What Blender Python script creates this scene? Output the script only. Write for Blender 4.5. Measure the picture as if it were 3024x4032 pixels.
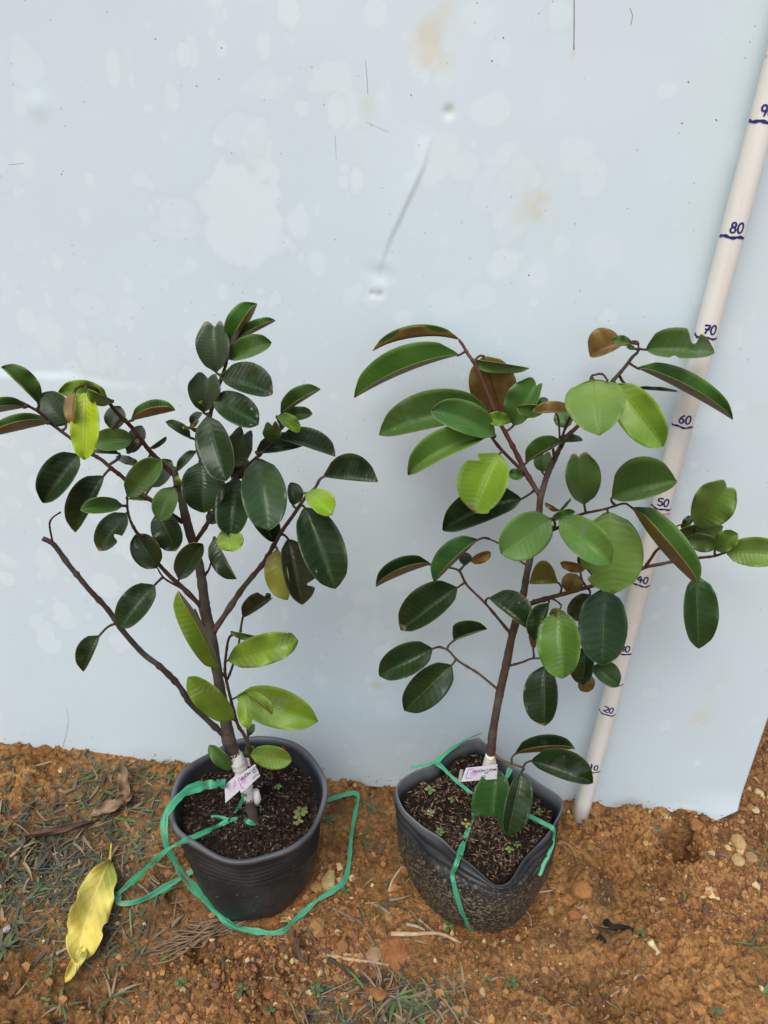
import bpy, math, random
import numpy as np
from mathutils import Vector, Matrix
from mathutils.bvhtree import BVHTree
random.seed(7); RNG = np.random.default_rng(7)
R = math.radians
scn = bpy.context.scene
for o in list(bpy.data.objects): bpy.data.objects.remove(o)
COL = scn.collection

# ------------------------------------------------------------------ camera
F_PX, CXP, CYP = 3029.0, 1512.0, 2016.0
PITCH, ROLL, CAM_Z = R(28.8), R(2.0), 0.846
r0 = Vector((1, 0, 0)); FWD = Vector((0, math.cos(PITCH), -math.sin(PITCH))); u0 = Vector((0, math.sin(PITCH), math.cos(PITCH)))
RGT = r0*math.cos(ROLL) + u0*math.sin(ROLL); UPV = u0*math.cos(ROLL) - r0*math.sin(ROLL)
CAM = Vector((0, 0, CAM_Z))
cd = bpy.data.cameras.new('camera'); cam = bpy.data.objects.new('camera', cd); COL.objects.link(cam)
cd.sensor_fit = 'VERTICAL'; cd.sensor_height = 36; cd.sensor_width = 27; cd.lens = 36*F_PX/4032
cd.clip_start = 0.02; cd.clip_end = 500
m = Matrix.Identity(4)
for i in range(3):
    m[i][0] = RGT[i]; m[i][1] = UPV[i]; m[i][2] = -FWD[i]; m[i][3] = CAM[i]
cam.matrix_world = m
scn.camera = cam
scn.cycles.max_bounces = 4; scn.cycles.diffuse_bounces = 3; scn.cycles.caustics_reflective = False; scn.cycles.glossy_bounces = 2

# ------------------------------------------------------------------ light
SUN_EL, SUN_AZ = R(58), R(200)     # azimuth clockwise from +Y: behind the camera, a little to its left
w = bpy.data.worlds.new('World'); scn.world = w; w.use_nodes = True
nt = w.node_tree; bg = nt.nodes['Background']
sky = nt.nodes.new('ShaderNodeTexSky'); sky.sky_type = 'NISHITA'; sky.sun_disc = False
sky.sun_elevation = SUN_EL; sky.sun_rotation = SUN_AZ; sky.air_density = 1.0; sky.dust_density = 2.5; sky.ozone_density = 1.0
nt.links.new(sky.outputs[0], bg.inputs[0]); bg.inputs[1].default_value = 0.12
sl = bpy.data.lights.new('sun', 'SUN'); sl.energy = 1.5; sl.angle = R(40); sl.color = (1, .97, .92)
so = bpy.data.objects.new('sun', sl); COL.objects.link(so)
sd = Vector((math.sin(SUN_AZ)*math.cos(SUN_EL), math.cos(SUN_AZ)*math.cos(SUN_EL), math.sin(SUN_EL)))
so.rotation_euler = sd.to_track_quat('Z', 'Y').to_euler(); so.location = (0, -2, 4)
vs = scn.view_settings; vs.view_transform = 'Standard'; vs.look = 'None'; vs.gamma = 1; vs.exposure = 0.58
try: vs.use_curve_mapping = False
except Exception: pass

# ------------------------------------------------------------------ pixel -> ray helpers
CROP = {'A': (0, 1150, .4822), 'B': (700, 1150, .4822), 'C': (0, 2000, .4822), 'D': (700, 2000, .4822),
        'E': (1350, 1200, .4822), 'F': (2100, 1200, .557), 'G': (1400, 2000, .4822), 'H': (2100, 2000, .557),
        'P': (800, 2850, .2411), 'Q': (1700, 2850, .2713), 'R': (1450, 2800, .5425), 'N': (600, 2800, .5425),
        'M': (0, 2850, .5345), 'S': (2200, 2850, .5344), 'T': (600, 3500, .663), 'U': (1500, 3500, .663), 'X': (0, 0, 1.0)}
def px(c, x, y):
    o = CROP[c]; return o[0]+x*o[2], o[1]+y*o[2]
def ray(x, y):
    return FWD + RGT*((x-CXP)/F_PX) - UPV*((y-CYP)/F_PX)
def at_y(x, y, Y):
    d = ray(x, y); return CAM + d*(Y/d.y)
def at_z(x, y, z):
    d = ray(x, y); return CAM + d*((z-CAM_Z)/d.z)

# ------------------------------------------------------------------ numpy noise
def vnoise(x, y, seed=0):
    xi = np.floor(x).astype(np.int64); yi = np.floor(y).astype(np.int64)
    fx = x-xi; fy = y-yi; fx = fx*fx*(3-2*fx); fy = fy*fy*(3-2*fy)
    def h(a, b):
        n = (a*374761393 + b*668265263 + seed*974634777) & 0x7fffffff
        n = ((n ^ (n >> 13))*1274126177) & 0x7fffffff
        return ((n ^ (n >> 16)) & 0xffff)/65535.0
    return (h(xi, yi)*(1-fx)+h(xi+1, yi)*fx)*(1-fy) + (h(xi, yi+1)*(1-fx)+h(xi+1, yi+1)*fx)*fy - .5
def fbm(x, y, f, octs=4, seed=0, gain=.55):
    t = 0; a = 1
    for k in range(octs):
        t = t + a*vnoise(x*f+17.3*k, y*f-9.1*k, seed+k); a *= gain; f *= 2.03
    return t
def sstep(a, b, x):
    t = np.clip((x-a)/(b-a), 0, 1); return t*t*(3-2*t)

# ------------------------------------------------------------------ object helpers
WLOC = {}
def tag(o, label=None, cat=None, group=None, kind=None):
    if label: o['label'] = label
    if cat: o['category'] = cat
    if group: o['group'] = group
    if kind: o['kind'] = kind
    return o
def empty(name, loc):
    o = bpy.data.objects.new(name, None); COL.objects.link(o); o.location = loc; o.empty_display_size = .05
    WLOC[o.name] = Vector(loc); return o
def mk(name, verts, faces, mats, parent=None, origin=None, smooth=True, fmat=None, uv=None, color=None):
    origin = Vector(origin) if origin is not None else (WLOC[parent.name] if parent else Vector((0, 0, 0)))
    me = bpy.data.meshes.new(name)
    va = np.array([tuple(v) for v in verts], dtype=np.float64) if not isinstance(verts, np.ndarray) else verts
    va = va - np.array(origin)
    me.from_pydata(va.tolist(), [], faces if not isinstance(faces, np.ndarray) else faces.tolist())
    for mt in (mats if isinstance(mats, (list, tuple)) else [mats]): me.materials.append(mt)
    if fmat is not None: me.polygons.foreach_set('material_index', np.array(fmat, dtype=np.int32))
    me.polygons.foreach_set('use_smooth', np.full(len(me.polygons), bool(smooth)))
    if uv is not None:
        ul = me.uv_layers.new(name='UVMap')
        idx = np.zeros(len(me.loops), dtype=np.int32); me.loops.foreach_get('vertex_index', idx)
        ul.data.foreach_set('uv', np.asarray(uv, dtype=np.float32)[idx].ravel())
    me.validate(); me.update()
    o = bpy.data.objects.new(name, me); COL.objects.link(o)
    if parent: o.parent = parent; o.location = origin - WLOC[parent.name]
    else: o.location = origin
    WLOC[o.name] = origin
    if color is not None: o.color = color
    return o
def catmull(pts, n=5):
    P = [np.array(p, dtype=float) for p in pts]
    if len(P) < 3: return [P[0]+(P[-1]-P[0])*t for t in np.linspace(0, 1, n+1)]
    P = [2*P[0]-P[1]] + P + [2*P[-1]-P[-2]]; out = []
    for i in range(1, len(P)-2):
        for k in range(n):
            t = k/n
            out.append(.5*((2*P[i])+(-P[i-1]+P[i+1])*t+(2*P[i-1]-5*P[i]+4*P[i+1]-P[i+2])*t*t+(-P[i-1]+3*P[i]-3*P[i+1]+P[i+2])*t**3))
    out.append(P[-2]); return out
def tube(pts, rads, sides=9, bump=.0, seed=0):
    V = []; Fc = []; n = len(pts); up = Vector((0.13, -1, .05)); rr = random.Random(seed)
    for i in range(n):
        p = Vector(pts[i]); t = (Vector(pts[min(i+1, n-1)])-Vector(pts[max(i-1, 0)])).normalized()
        a = t.cross(up); a = a.normalized() if a.length > 1e-4 else Vector((1, 0, 0)); b = t.cross(a)
        for k in range(sides):
            an = 2*math.pi*k/sides; r = rads[i]*(1+bump*(rr.random()-.5))
            V.append(p+a*(math.cos(an)*r)+b*(math.sin(an)*r))
    for i in range(n-1):
        for k in range(sides):
            k2 = (k+1) % sides
            Fc.append((i*sides+k, i*sides+k2, (i+1)*sides+k2, (i+1)*sides+k))
    Fc.append(tuple(range(sides))[::-1]); Fc.append(tuple((n-1)*sides+k for k in range(sides)))
    return V, Fc

# ------------------------------------------------------------------ materials
def newmat(name):
    mt = bpy.data.materials.new(name); mt.use_nodes = True
    return mt, mt.node_tree, mt.node_tree.nodes['Principled BSDF']
def N(t, typ, **kw):
    n = t.nodes.new(typ)
    for k, v in kw.items():
        if k in n.inputs: n.inputs[k].default_value = v
        else: setattr(n, k, v)
    return n
def L(t, a, b): t.links.new(a, b)
def ramp(t, src, stops):
    r = t.nodes.new('ShaderNodeValToRGB'); e = r.color_ramp.elements
    while len(e) < len(stops): e.new(.5)
    for i, (p, c) in enumerate(stops):
        e[i].position = p; e[i].color = c if len(c) == 4 else (*c, 1)
    L(t, src, r.inputs[0]); return r
def mixc(t, fac, a, b, mode='MIX'):
    n = t.nodes.new('ShaderNodeMix'); n.data_type = 'RGBA'; n.blend_type = mode
    for s, v in ((n.inputs[0], fac), (n.inputs[6], a), (n.inputs[7], b)):
        if isinstance(v, (int, float)): s.default_value = v
        elif isinstance(v, tuple): s.default_value = v if len(v) == 4 else (*v, 1)
        else: L(t, v, s)
    return n.outputs[2]
def mth(t, op, a, b=None, c=None):
    n = t.nodes.new('ShaderNodeMath'); n.operation = op
    for s, v in zip(n.inputs, (a, b, c)):
        if v is None: continue
        if isinstance(v, (int, float)): s.default_value = v
        else: L(t, v, s)
    return n.outputs[0]
def bump(t, p, h, strength, dist):
    b = t.nodes.new('ShaderNodeBump'); b.inputs['Strength'].default_value = strength; b.inputs['Distance'].default_value = dist
    L(t, h, b.inputs['Height']); L(t, b.outputs[0], p.inputs['Normal']); return b

def leaf_materials():
    # upper side: colour comes from the object (colour = hue, alpha = roughness)
    mt, t, p = newmat('leaf_upper')
    oi = N(t, 'ShaderNodeObjectInfo'); uv = N(t, 'ShaderNodeTexCoord'); sep = N(t, 'ShaderNodeSeparateXYZ'); L(t, uv.outputs['UV'], sep.inputs[0])
    v = mth(t, 'ABSOLUTE', mth(t, 'SUBTRACT', sep.outputs[1], .5)); v = mth(t, 'MULTIPLY', v, 2)
    mid = mth(t, 'SUBTRACT', 1.0, mth(t, 'SMOOTH_MIN', mth(t, 'DIVIDE', v, .028), 1.0, .2)); mid = mth(t, 'MAXIMUM', mid, 0)
    ph = mth(t, 'SUBTRACT', mth(t, 'MULTIPLY', sep.outputs[0], mth(t, 'MULTIPLY_ADD', oi.outputs['Random'], 34, 58)), mth(t, 'MULTIPLY', v, 7))
    nz = N(t, 'ShaderNodeTexNoise', Scale=60.0, Detail=4.0); L(t, uv.outputs['Object'], nz.inputs['Vector'])
    nb = N(t, 'ShaderNodeTexNoise', Scale=22.0, Detail=2.0); L(t, uv.outputs['Object'], nb.inputs['Vector'])
    ph = mth(t, 'ADD', ph, mth(t, 'MULTIPLY', nb.outputs[0], 20))
    vein = mth(t, 'POWER', mth(t, 'MULTIPLY_ADD', mth(t, 'SINE', ph), .5, .5), 6)
    c = mixc(t, mth(t, 'MULTIPLY_ADD', nb.outputs[0], 1.8, -.5), oi.outputs['Color'], mixc(t, 1.0, oi.outputs['Color'], (1.35, 1.2, .8), 'MULTIPLY'))
    c = mixc(t, mth(t, 'MULTIPLY', nz.outputs[0], .55), c, mixc(t, 1.0, oi.outputs['Color'], (.55, .62, .6), 'MULTIPLY'))
    pale = mixc(t, .72, oi.outputs['Color'], (.22, .34, .10))
    c = mixc(t, mth(t, 'MULTIPLY', mid, .5), c, pale)
    c = mixc(t, mth(t, 'MULTIPLY', vein, .05), c, pale)
    # dust spots and small scars
    vo = N(t, 'ShaderNodeTexVoronoi', Scale=75.0); L(t, uv.outputs['Object'], vo.inputs['Vector'])
    sp = mth(t, 'LESS_THAN', vo.outputs['Distance'], .10)
    wn = N(t, 'ShaderNodeTexNoise', Scale=31.0, Detail=3.0); L(t, uv.outputs['Object'], wn.inputs['Vector'])
    sp = mth(t, 'MULTIPLY', sp, mth(t, 'GREATER_THAN', wn.outputs[0], .56))
    c = mixc(t, mth(t, 'MULTIPLY', sp, .55), c, (.38, .40, .30))
    film = mth(t, 'MULTIPLY', mth(t, 'MAXIMUM', mth(t, 'SUBTRACT', wn.outputs[0], .56), 0), 1.3)
    c = mixc(t, film, c, (.34, .38, .32))
    # browned tips on some leaves
    tip = mth(t, 'MULTIPLY', mth(t, 'GREATER_THAN', mth(t, 'ADD', sep.outputs[0], mth(t, 'MULTIPLY', mth(t, 'SUBTRACT', nz.outputs[0], .5), .22)), .955), mth(t, 'GREATER_THAN', oi.outputs['Random'], .55))
    c = mixc(t, mth(t, 'MULTIPLY', tip, .8), c, (.22, .16, .085))
    yb = mth(t, 'MULTIPLY', mth(t, 'MAXIMUM', mth(t, 'SUBTRACT', nb.outputs[0], .60), 0), mth(t, 'MULTIPLY', mth(t, 'GREATER_THAN', oi.outputs['Random'], .35), 2.2))
    c = mixc(t, mth(t, 'MINIMUM', yb, .4), c, mixc(t, 1.0, oi.outputs['Color'], (2.0, 1.5, .7), 'MULTIPLY'))
    L(t, c, p.inputs['Base Color'])
    ro = mth(t, 'ADD', oi.outputs['Alpha'], mth(t, 'MULTIPLY', mth(t, 'SUBTRACT', nz.outputs[0], .5), .22)); L(t, ro, p.inputs['Roughness'])
    p.inputs['Specular IOR Level'].default_value = .34
    h = mth(t, 'ADD', mth(t, 'MULTIPLY', mth(t, 'MULTIPLY', mth(t, 'SINE', ph), mth(t, 'MAXIMUM', mth(t, 'SUBTRACT', wn.outputs[0], .38), 0)), .8), mth(t, 'ADD', mth(t, 'MULTIPLY', nb.outputs[0], 1.4), mth(t, 'MULTIPLY', mid, -.8)))
    bump(t, p, h, .55, .0012)
    up = mt
    mt, t, p = newmat('leaf_underside')
    tc = N(t, 'ShaderNodeTexCoord'); nz = N(t, 'ShaderNodeTexNoise', Scale=90.0, Detail=5.0); L(t, tc.outputs['Object'], nz.inputs['Vector'])
    sep = N(t, 'ShaderNodeSeparateXYZ'); L(t, tc.outputs['UV'], sep.inputs[0])
    v = mth(t, 'ABSOLUTE', mth(t, 'SUBTRACT', sep.outputs[1], .5))
    mid = mth(t, 'LESS_THAN', v, .022)
    r = ramp(t, nz.outputs[0], [(.3, (.12, .070, .011)), (.7, (.21, .130, .028))])
    c = mixc(t, mth(t, 'MULTIPLY', mid, .6), r.outputs[0], (.07, .025, .012))
    L(t, c, p.inputs['Base Color']); p.inputs['Roughness'].default_value = .55
    un = mt
    mt, t, p = newmat('leaf_margin')
    oi = N(t, 'ShaderNodeObjectInfo'); c = mixc(t, .45, oi.outputs['Color'], (.26, .34, .10)); L(t, c, p.inputs['Base Color']); p.inputs['Roughness'].default_value = .5
    return [up, un, mt]
LEAF_M = leaf_materials()

def simple(name, stops, scale=40, detail=6, rough=.7, bs=0, bd=.001, spec=.3, vec='Object', bscale=None):
    mt, t, p = newmat(name)
    tc = N(t, 'ShaderNodeTexCoord'); nz = N(t, 'ShaderNodeTexNoise', Scale=float(scale), Detail=float(detail), Roughness=.62); L(t, tc.outputs[vec], nz.inputs['Vector'])
    r = ramp(t, nz.outputs[0], stops); L(t, r.outputs[0], p.inputs['Base Color'])
    p.inputs['Roughness'].default_value = rough; p.inputs['Specular IOR Level'].default_value = spec
    if bs:
        h = nz
        if bscale:
            h = N(t, 'ShaderNodeTexNoise', Scale=float(bscale), Detail=5.0); L(t, tc.outputs[vec], h.inputs['Vector'])
        bump(t, p, h.outputs[0], bs, bd)
    return mt
def bark_material():
    mt, t, p = newmat('bark')
    oi = N(t, 'ShaderNodeObjectInfo'); tc = N(t, 'ShaderNodeTexCoord')
    nz = N(t, 'ShaderNodeTexNoise', Scale=140.0, Detail=6.0); L(t, tc.outputs['Object'], nz.inputs['Vector'])
    n2 = N(t, 'ShaderNodeTexNoise', Scale=28.0, Detail=3.0); L(t, tc.outputs['Object'], n2.inputs['Vector'])
    c = mixc(t, mth(t, 'MULTIPLY_ADD', nz.outputs[0], 1.6, -.3), mixc(t, 1.0, oi.outputs['Color'], (.5, .48, .46), 'MULTIPLY'), oi.outputs['Color'])
    c = mixc(t, mth(t, 'MULTIPLY', mth(t, 'MAXIMUM', mth(t, 'SUBTRACT', n2.outputs[0], .52), 0), 2.2), c, (.21, .18, .15))
    L(t, c, p.inputs['Base Color']); p.inputs['Roughness'].default_value = .75; p.inputs['Specular IOR Level'].default_value = .25
    bump(t, p, nz.outputs[0], .6, .001); return mt
BARK = bark_material()
def objcol(name, rough=.5, var=.35, scale=90, bs=.3, bd=.0006, spec=.4):
    mt, t, p = newmat(name); oi = N(t, 'ShaderNodeObjectInfo'); tc = N(t, 'ShaderNodeTexCoord')
    nz = N(t, 'ShaderNodeTexNoise', Scale=float(scale), Detail=5.0); L(t, tc.outputs['Object'], nz.inputs['Vector'])
    c = mixc(t, mth(t, 'MULTIPLY_ADD', nz.outputs[0], 2.0, -.5), mixc(t, 1.0, oi.outputs['Color'], (1-var,)*3, 'MULTIPLY'), mixc(t, 1.0, oi.outputs['Color'], (1+var*.6,)*3, 'MULTIPLY'))
    L(t, c, p.inputs['Base Color']); p.inputs['Roughness'].default_value = rough; p.inputs['Specular IOR Level'].default_value = spec
    bump(t, p, nz.outputs[0], bs, bd); return mt
ROCK_M = objcol('rock', .85, .4, 70, .6, .003, .2)
DRY_M = objcol('dry_plant', .8, .4, 120, .4, .0008, .2)
GREEN_M = objcol('fresh_plant', .45, .3, 120, .2, .0005, .35)

def ribbon_material():
    mt, t, p = newmat('green_plastic_twine'); tc = N(t, 'ShaderNodeTexCoord')
    sep = N(t, 'ShaderNodeSeparateXYZ'); L(t, tc.outputs['UV'], sep.inputs[0])
    wv = N(t, 'ShaderNodeTexNoise', Scale=1.0, Detail=3.0); mp = N(t, 'ShaderNodeMapping'); mp.inputs['Scale'].default_value = (3, 11, 1)
    L(t, tc.outputs['UV'], mp.inputs[0]); L(t, mp.outputs[0], wv.inputs['Vector'])
    r = ramp(t, wv.outputs[0], [(.32, (.03, .24, .12)), (.55, (.07, .40, .21)), (.75, (.17, .56, .34))])
    dn = N(t, 'ShaderNodeTexNoise', Scale=26.0, Detail=3.0); L(t, tc.outputs['Object'], dn.inputs['Vector'])
    c = mixc(t, mth(t, 'MULTIPLY', mth(t, 'MAXIMUM', mth(t, 'SUBTRACT', dn.outputs[0], .58), 0), 3.5), r.outputs[0], (.33, .24, .12))
    L(t, c, p.inputs['Base Color']); p.inputs['Roughness'].default_value = .38; p.inputs['Specular IOR Level'].default_value = .5
    bump(t, p, wv.outputs[0], .7, .0015); return mt
RIB_M = ribbon_material()

def pot_material(dirt):
    mt, t, p = newmat('black_plastic'); tc = N(t, 'ShaderNodeTexCoord')
    sep = N(t, 'ShaderNodeSeparateXYZ'); L(t, tc.outputs['Object'], sep.inputs[0])
    n1 = N(t, 'ShaderNodeTexNoise', Scale=18.0, Detail=5.0); L(t, tc.outputs['Object'], n1.inputs['Vector'])
    mp = N(t, 'ShaderNodeMapping'); mp.inputs['Scale'].default_value = (1, 1, 1.4); L(t, tc.outputs['Object'], mp.inputs[0])
    n2 = N(t, 'ShaderNodeTexNoise', Scale=260.0, Detail=4.0, Distortion=.6); L(t, mp.outputs[0], n2.inputs['Vector'])
    base = ramp(t, n1.outputs[0], [(.3, (.012, .013, .014)), (.7, (.026, .028, .030))])
    low = mth(t, 'SUBTRACT', 1.0, mth(t, 'MULTIPLY', mth(t, 'MAXIMUM', mth(t, 'SUBTRACT', sep.outputs[2], dirt[1]), 0), 30)); low = mth(t, 'MAXIMUM', low, 0)
    spk = mth(t, 'MULTIPLY', mth(t, 'MAXIMUM', mth(t, 'SUBTRACT', n2.outputs[0], dirt[0]), 0), 11)
    spk = mth(t, 'MINIMUM', mth(t, 'MULTIPLY', spk, low), .85)
    rimd = mth(t, 'MINIMUM', mth(t, 'MULTIPLY', mth(t, 'MAXIMUM', mth(t, 'SUBTRACT', sep.outputs[2], .131), 0), 90), 1)
    c = mixc(t, mth(t, 'MULTIPLY', rimd, mth(t, 'MULTIPLY_ADD', n1.outputs[0], 1.5, -.15)), base.outputs[0], (.17, .18, .19))
    c = mixc(t, spk, c, (.25, .205, .125))
    film = mth(t, 'MULTIPLY', mth(t, 'MAXIMUM', mth(t, 'SUBTRACT', n1.outputs[0], .5), 0), 1.1)
    c = mixc(t, film, c, (.085, .08, .07))
    L(t, c, p.inputs['Base Color']); p.inputs['Roughness'].default_value = .46; p.inputs['Specular IOR Level'].default_value = .4
    bump(t, p, n1.outputs[0], .35, .004); return mt

# ------------------------------------------------------------------ ground
HOLE = at_z(*px('S', 895, 905), 0.0)
CLODS = [(at_z(*px('S', 185, 1235), 0), .024, .016), (at_z(*px('S', 250, 850), 0), .022, .012), (at_z(*px('S', 560, 750), 0), .018, .010),
         (at_z(*px('S', 1000, 760), 0), .022, .014), (at_z(*px('S', 820, 1080), 0), .020, .010), (at_z(*px('S', 80, 1400), 0), .018, .009),
         (at_z(*px('S', 70, 780), 0), .014, .012), (at_z(*px('S', 230, 1700), 0), .03, .008), (at_z(*px('S', 520, 1680), 0), .03, .007),
         (at_z(*px('T', 640, 560), 0), .03, .010), (at_z(*px('T', 1340, 620), 0), .02, .012), (at_z(*px('T', 880, 420), 0), .03, .006)]
def gh(x, y):
    x = np.asarray(x, dtype=float); y = np.asarray(y, dtype=float)
    dist = np.sqrt(x*x+(y-.6)**2)
    far = 1-sstep(1.2, 3.0, dist)
    h = .014*fbm(x, y, 5.0, 3, 3)
    c = fbm(x, y, 55, 4, 21, .70)
    rough = sstep(-.12, .20, fbm(x, y, 9, 2, 9))
    h = h + far*(.0165*rough+.0030)*c + far*.006*np.maximum(fbm(x, y, 24, 3, 40), 0)
    for (p, r, hh) in CLODS:
        d = np.sqrt((x-p.x)**2+(y-p.y)**2)
        h = h + hh*np.exp(-(d/r)**2)*(1+1.0*c)
    d = np.sqrt(((x-HOLE.x)/1.0)**2+((y-HOLE.y)/1.15)**2)
    h = h - .085*(1-sstep(.017, .026, d+.006*c)) + .010*np.exp(-((d-.038)/.012)**2)*(1+1.2*c)
    for (bx, by, br) in PADS:
        d = np.sqrt((x-bx)**2+(y-by)**2); k = 1-sstep(br, br+.03, d); h = h*(1-k) - .003*k
    return h
POT1 = Vector((-.128, .617, 0)); POT2 = Vector((0, 0, 0))
PADS = []
def axis(lo, hi, step, far):
    a = list(np.arange(lo, hi, step)); s = step; v = hi
    while v < far: a.append(v); s *= 1.35; v += s
    s = step; v = lo-step; b = []
    while v > -far: b.append(v); s *= 1.35; v -= s
    return np.array(b[::-1]+a)

# ------------------------------------------------------------------ pots: geometry first
# left pot, a round grow pot whose rim stands at 0.14 m
H1 = .140
c1l = at_z(668, 3150, H1); c1r = at_z(1283, 3190, H1); c1b = at_z(1000, 2898, H1); c1f = at_z(1000, 3388, H1)
R1 = .5*(.5*(c1r.x-c1l.x)+.5*(c1b.y-c1f.y)); P1 = Vector((.5*(c1l.x+c1r.x), .5*(c1b.y+c1f.y), 0))
b1f = at_z(975, 3624, 0); RB1 = P1.y-b1f.y
print('pot1', P1, R1, RB1, c1l, c1r, c1b, c1f)
# right pot, a soft bag pot: rim outline with its own heights
rim2 = [(800, 195, .150), (985, 350, .148), (1190, 485, .146), (1370, 612, .146), (1402, 700, .144), (1335, 880, .138), (1190, 1020, .130), (1040, 1218, .118),
        (935, 1258, .116), (850, 1212, .120), (600, 1003, .134), (360, 805, .141), (235, 690, .145), (203, 548, .148), (340, 430, .149), (490, 365, .149), (640, 240, .150)]
rim2w = [at_z(*px('R', x, y), z) for x, y, z in rim2]
P2 = Vector((sum(p.x for p in rim2w)/len(rim2w), sum(p.y for p in rim2w)/len(rim2w), 0))
b2f = at_z(*px('R', 780, 1600), 0); RB2 = .074; C2B = Vector((b2f.x+.006, b2f.y+RB2, 0))
print('pot2', P2, C2B, [tuple(round(c, 3) for c in p) for p in rim2w[::4]])
PADS = [(P1.x, P1.y, RB1), (C2B.x, C2B.y, RB2)]

xs = axis(-.66, .66, .0021, 60); ys = axis(.28, .95, .0021, 60)
GX, GY = np.meshgrid(xs, ys); GZ = gh(GX, GY)
nx, ny = len(xs), len(ys)
gv = np.stack([GX.ravel(), GY.ravel(), GZ.ravel()], 1)
ii = (np.arange(ny-1)[:, None]*nx + np.arange(nx-1)[None, :]).ravel()
gf = np.stack([ii, ii+1, ii+nx+1, ii+nx], 1)
def ground_material():
    mt, t, p = newmat('clay_soil'); tc = N(t, 'ShaderNodeTexCoord'); o = tc.outputs['Object']
    def nz(s, d=5.0, r=.6):
        n = N(t, 'ShaderNodeTexNoise', Scale=float(s), Detail=float(d), Roughness=r); L(t, o, n.inputs['Vector']); return n.outputs[0]
    a = ramp(t, nz(9, 4, .65), [(.30, (.155, .074, .024)), (.46, (.27, .135, .046)), (.60, (.38, .198, .072)), (.78, (.50, .285, .115))])
    fine = ramp(t, nz(160, 4, .72), [(.30, (.30, .27, .25)), (.48, (.90, .90, .90)), (.66, (1.5, 1.45, 1.35))])
    c = mixc(t, 1.0, a.outputs[0], fine.outputs[0], 'MULTIPLY')
    red = mth(t, 'MULTIPLY', mth(t, 'MAXIMUM', mth(t, 'SUBTRACT', nz(26, 4), .55), 0), 4.0)
    c = mixc(t, mth(t, 'MINIMUM', red, .6), c, (.22, .075, .022))
    yel = mth(t, 'MULTIPLY', mth(t, 'MAXIMUM', mth(t, 'SUBTRACT', nz(19.3, 4), .60), 0), 5.0)
    c = mixc(t, mth(t, 'MINIMUM', yel, .6), c, (.50, .30, .11))
    # old organic litter staining the earth
    hum = mth(t, 'MULTIPLY', mth(t, 'MAXIMUM', mth(t, 'SUBTRACT', nz(6.5, 4, .7), .54), 0), 4.5)
    c = mixc(t, mth(t, 'MINIMUM', hum, .6), c, (.105, .066, .030))
    ha = N(t, 'ShaderNodeAttribute'); ha.attribute_name = 'humus'
    c = mixc(t, mth(t, 'MINIMUM', mth(t, 'MULTIPLY', ha.outputs['Fac'], mth(t, 'MULTIPLY', nz(75, 3, .7), 1.7)), .85), c, (.070, .046, .024))
    L(t, c, p.inputs['Base Color']); p.inputs['Roughness'].default_value = .88; p.inputs['Specular IOR Level'].default_value = .18
    hh = mth(t, 'ADD', nz(330, 3, .7), mth(t, 'MULTIPLY', nz(120, 4), 1.6)); bump(t, p, hh, 1.0, .0030); return mt
CLAY = ground_material()
ground = mk('ground', gv, gf, CLAY); tag(ground, kind='structure')
HUM = np.zeros(GX.shape)
for (c_, x_, y_, rx_, ry_, k_) in [('M', 380, 1050, .13, .055, 1.0), ('M', 850, 560, .10, .05, .8), ('M', 60, 1600, .05, .04, .7), ('T', 1450, 700, .09, .03, .9), ('T', 1000, 620, .06, .015, .5), ('R', 60, 900, .04, .06, .5), ('S', 340, 1300, .012, .016, 1.6), ('S', 350, 1560, .025, .014, 1.2), ('S', 60, 1580, .02, .012, .8), ('S', 1100, 750, .04, .02, .8), ('N', 1350, 700, .05, .03, .6), ('M', 500, 1800, .28, .10, .45), ('T', 700, 520, .16, .06, .40), ('U', 450, 500, .10, .05, .25)]:
    q = at_z(*px(c_, x_, y_), 0); HUM = np.maximum(HUM, k_*np.exp(-((GX-q.x)/rx_)**2-((GY-q.y)/ry_)**2))
ah = ground.data.attributes.new('humus', 'FLOAT', 'POINT'); ah.data.foreach_set('value', HUM.ravel().astype(np.float32))
def gz(x, y): return float(gh(np.array([x]), np.array([y]))[0])

# ------------------------------------------------------------------ white sheet board
bl = at_z(0, 2925, 0.004); br = at_z(2890, 3228, 0.004)
BX = Vector((br.x-bl.x, br.y-bl.y, 0)).normalized(); BN = Vector((BX.y, -BX.x, 0))   # BN points to the camera
print('board', bl, br, BN)
def on_board(x, y, off=0.0):
    d = ray(x, y); t = ((br-CAM).dot(BN)+off)/d.dot(BN); return CAM+d*t
def board_st(x, y):
    q = on_board(x, y)-br; return q.dot(BX), q.z
bot_px = [(0, 2927), (200, 2945), (400, 2962), (480, 2968), (560, 2985), (620, 2997), (730, 3006), (1300, 3078), (1560, 3100), (2250, 3160), (2420, 3177), (2560, 3190), (2700, 3207), (2790, 3228), (2840, 3228), (2868, 3220)]
bot_st = [board_st(*q) for q in bot_px]
ecor = board_st(2905, 3180); etop = board_st(3024, 2832)
edge_slope = (etop[0]-ecor[0])/(etop[1]-ecor[1])
def board_bottom(s):
    return np.interp(s, [q[0] for q in bot_st], [q[1] for q in bot_st])
S0, Ztop = -2.3, 1.75
us = np.concatenate([np.linspace(0, .48, 30, endpoint=False), np.linspace(.48, 1, 600)])
vsn = np.concatenate([np.linspace(0, .56, 420, endpoint=False), np.linspace(.56, 1, 14)])
UU, VV = np.meshgrid(us, vsn)
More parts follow.
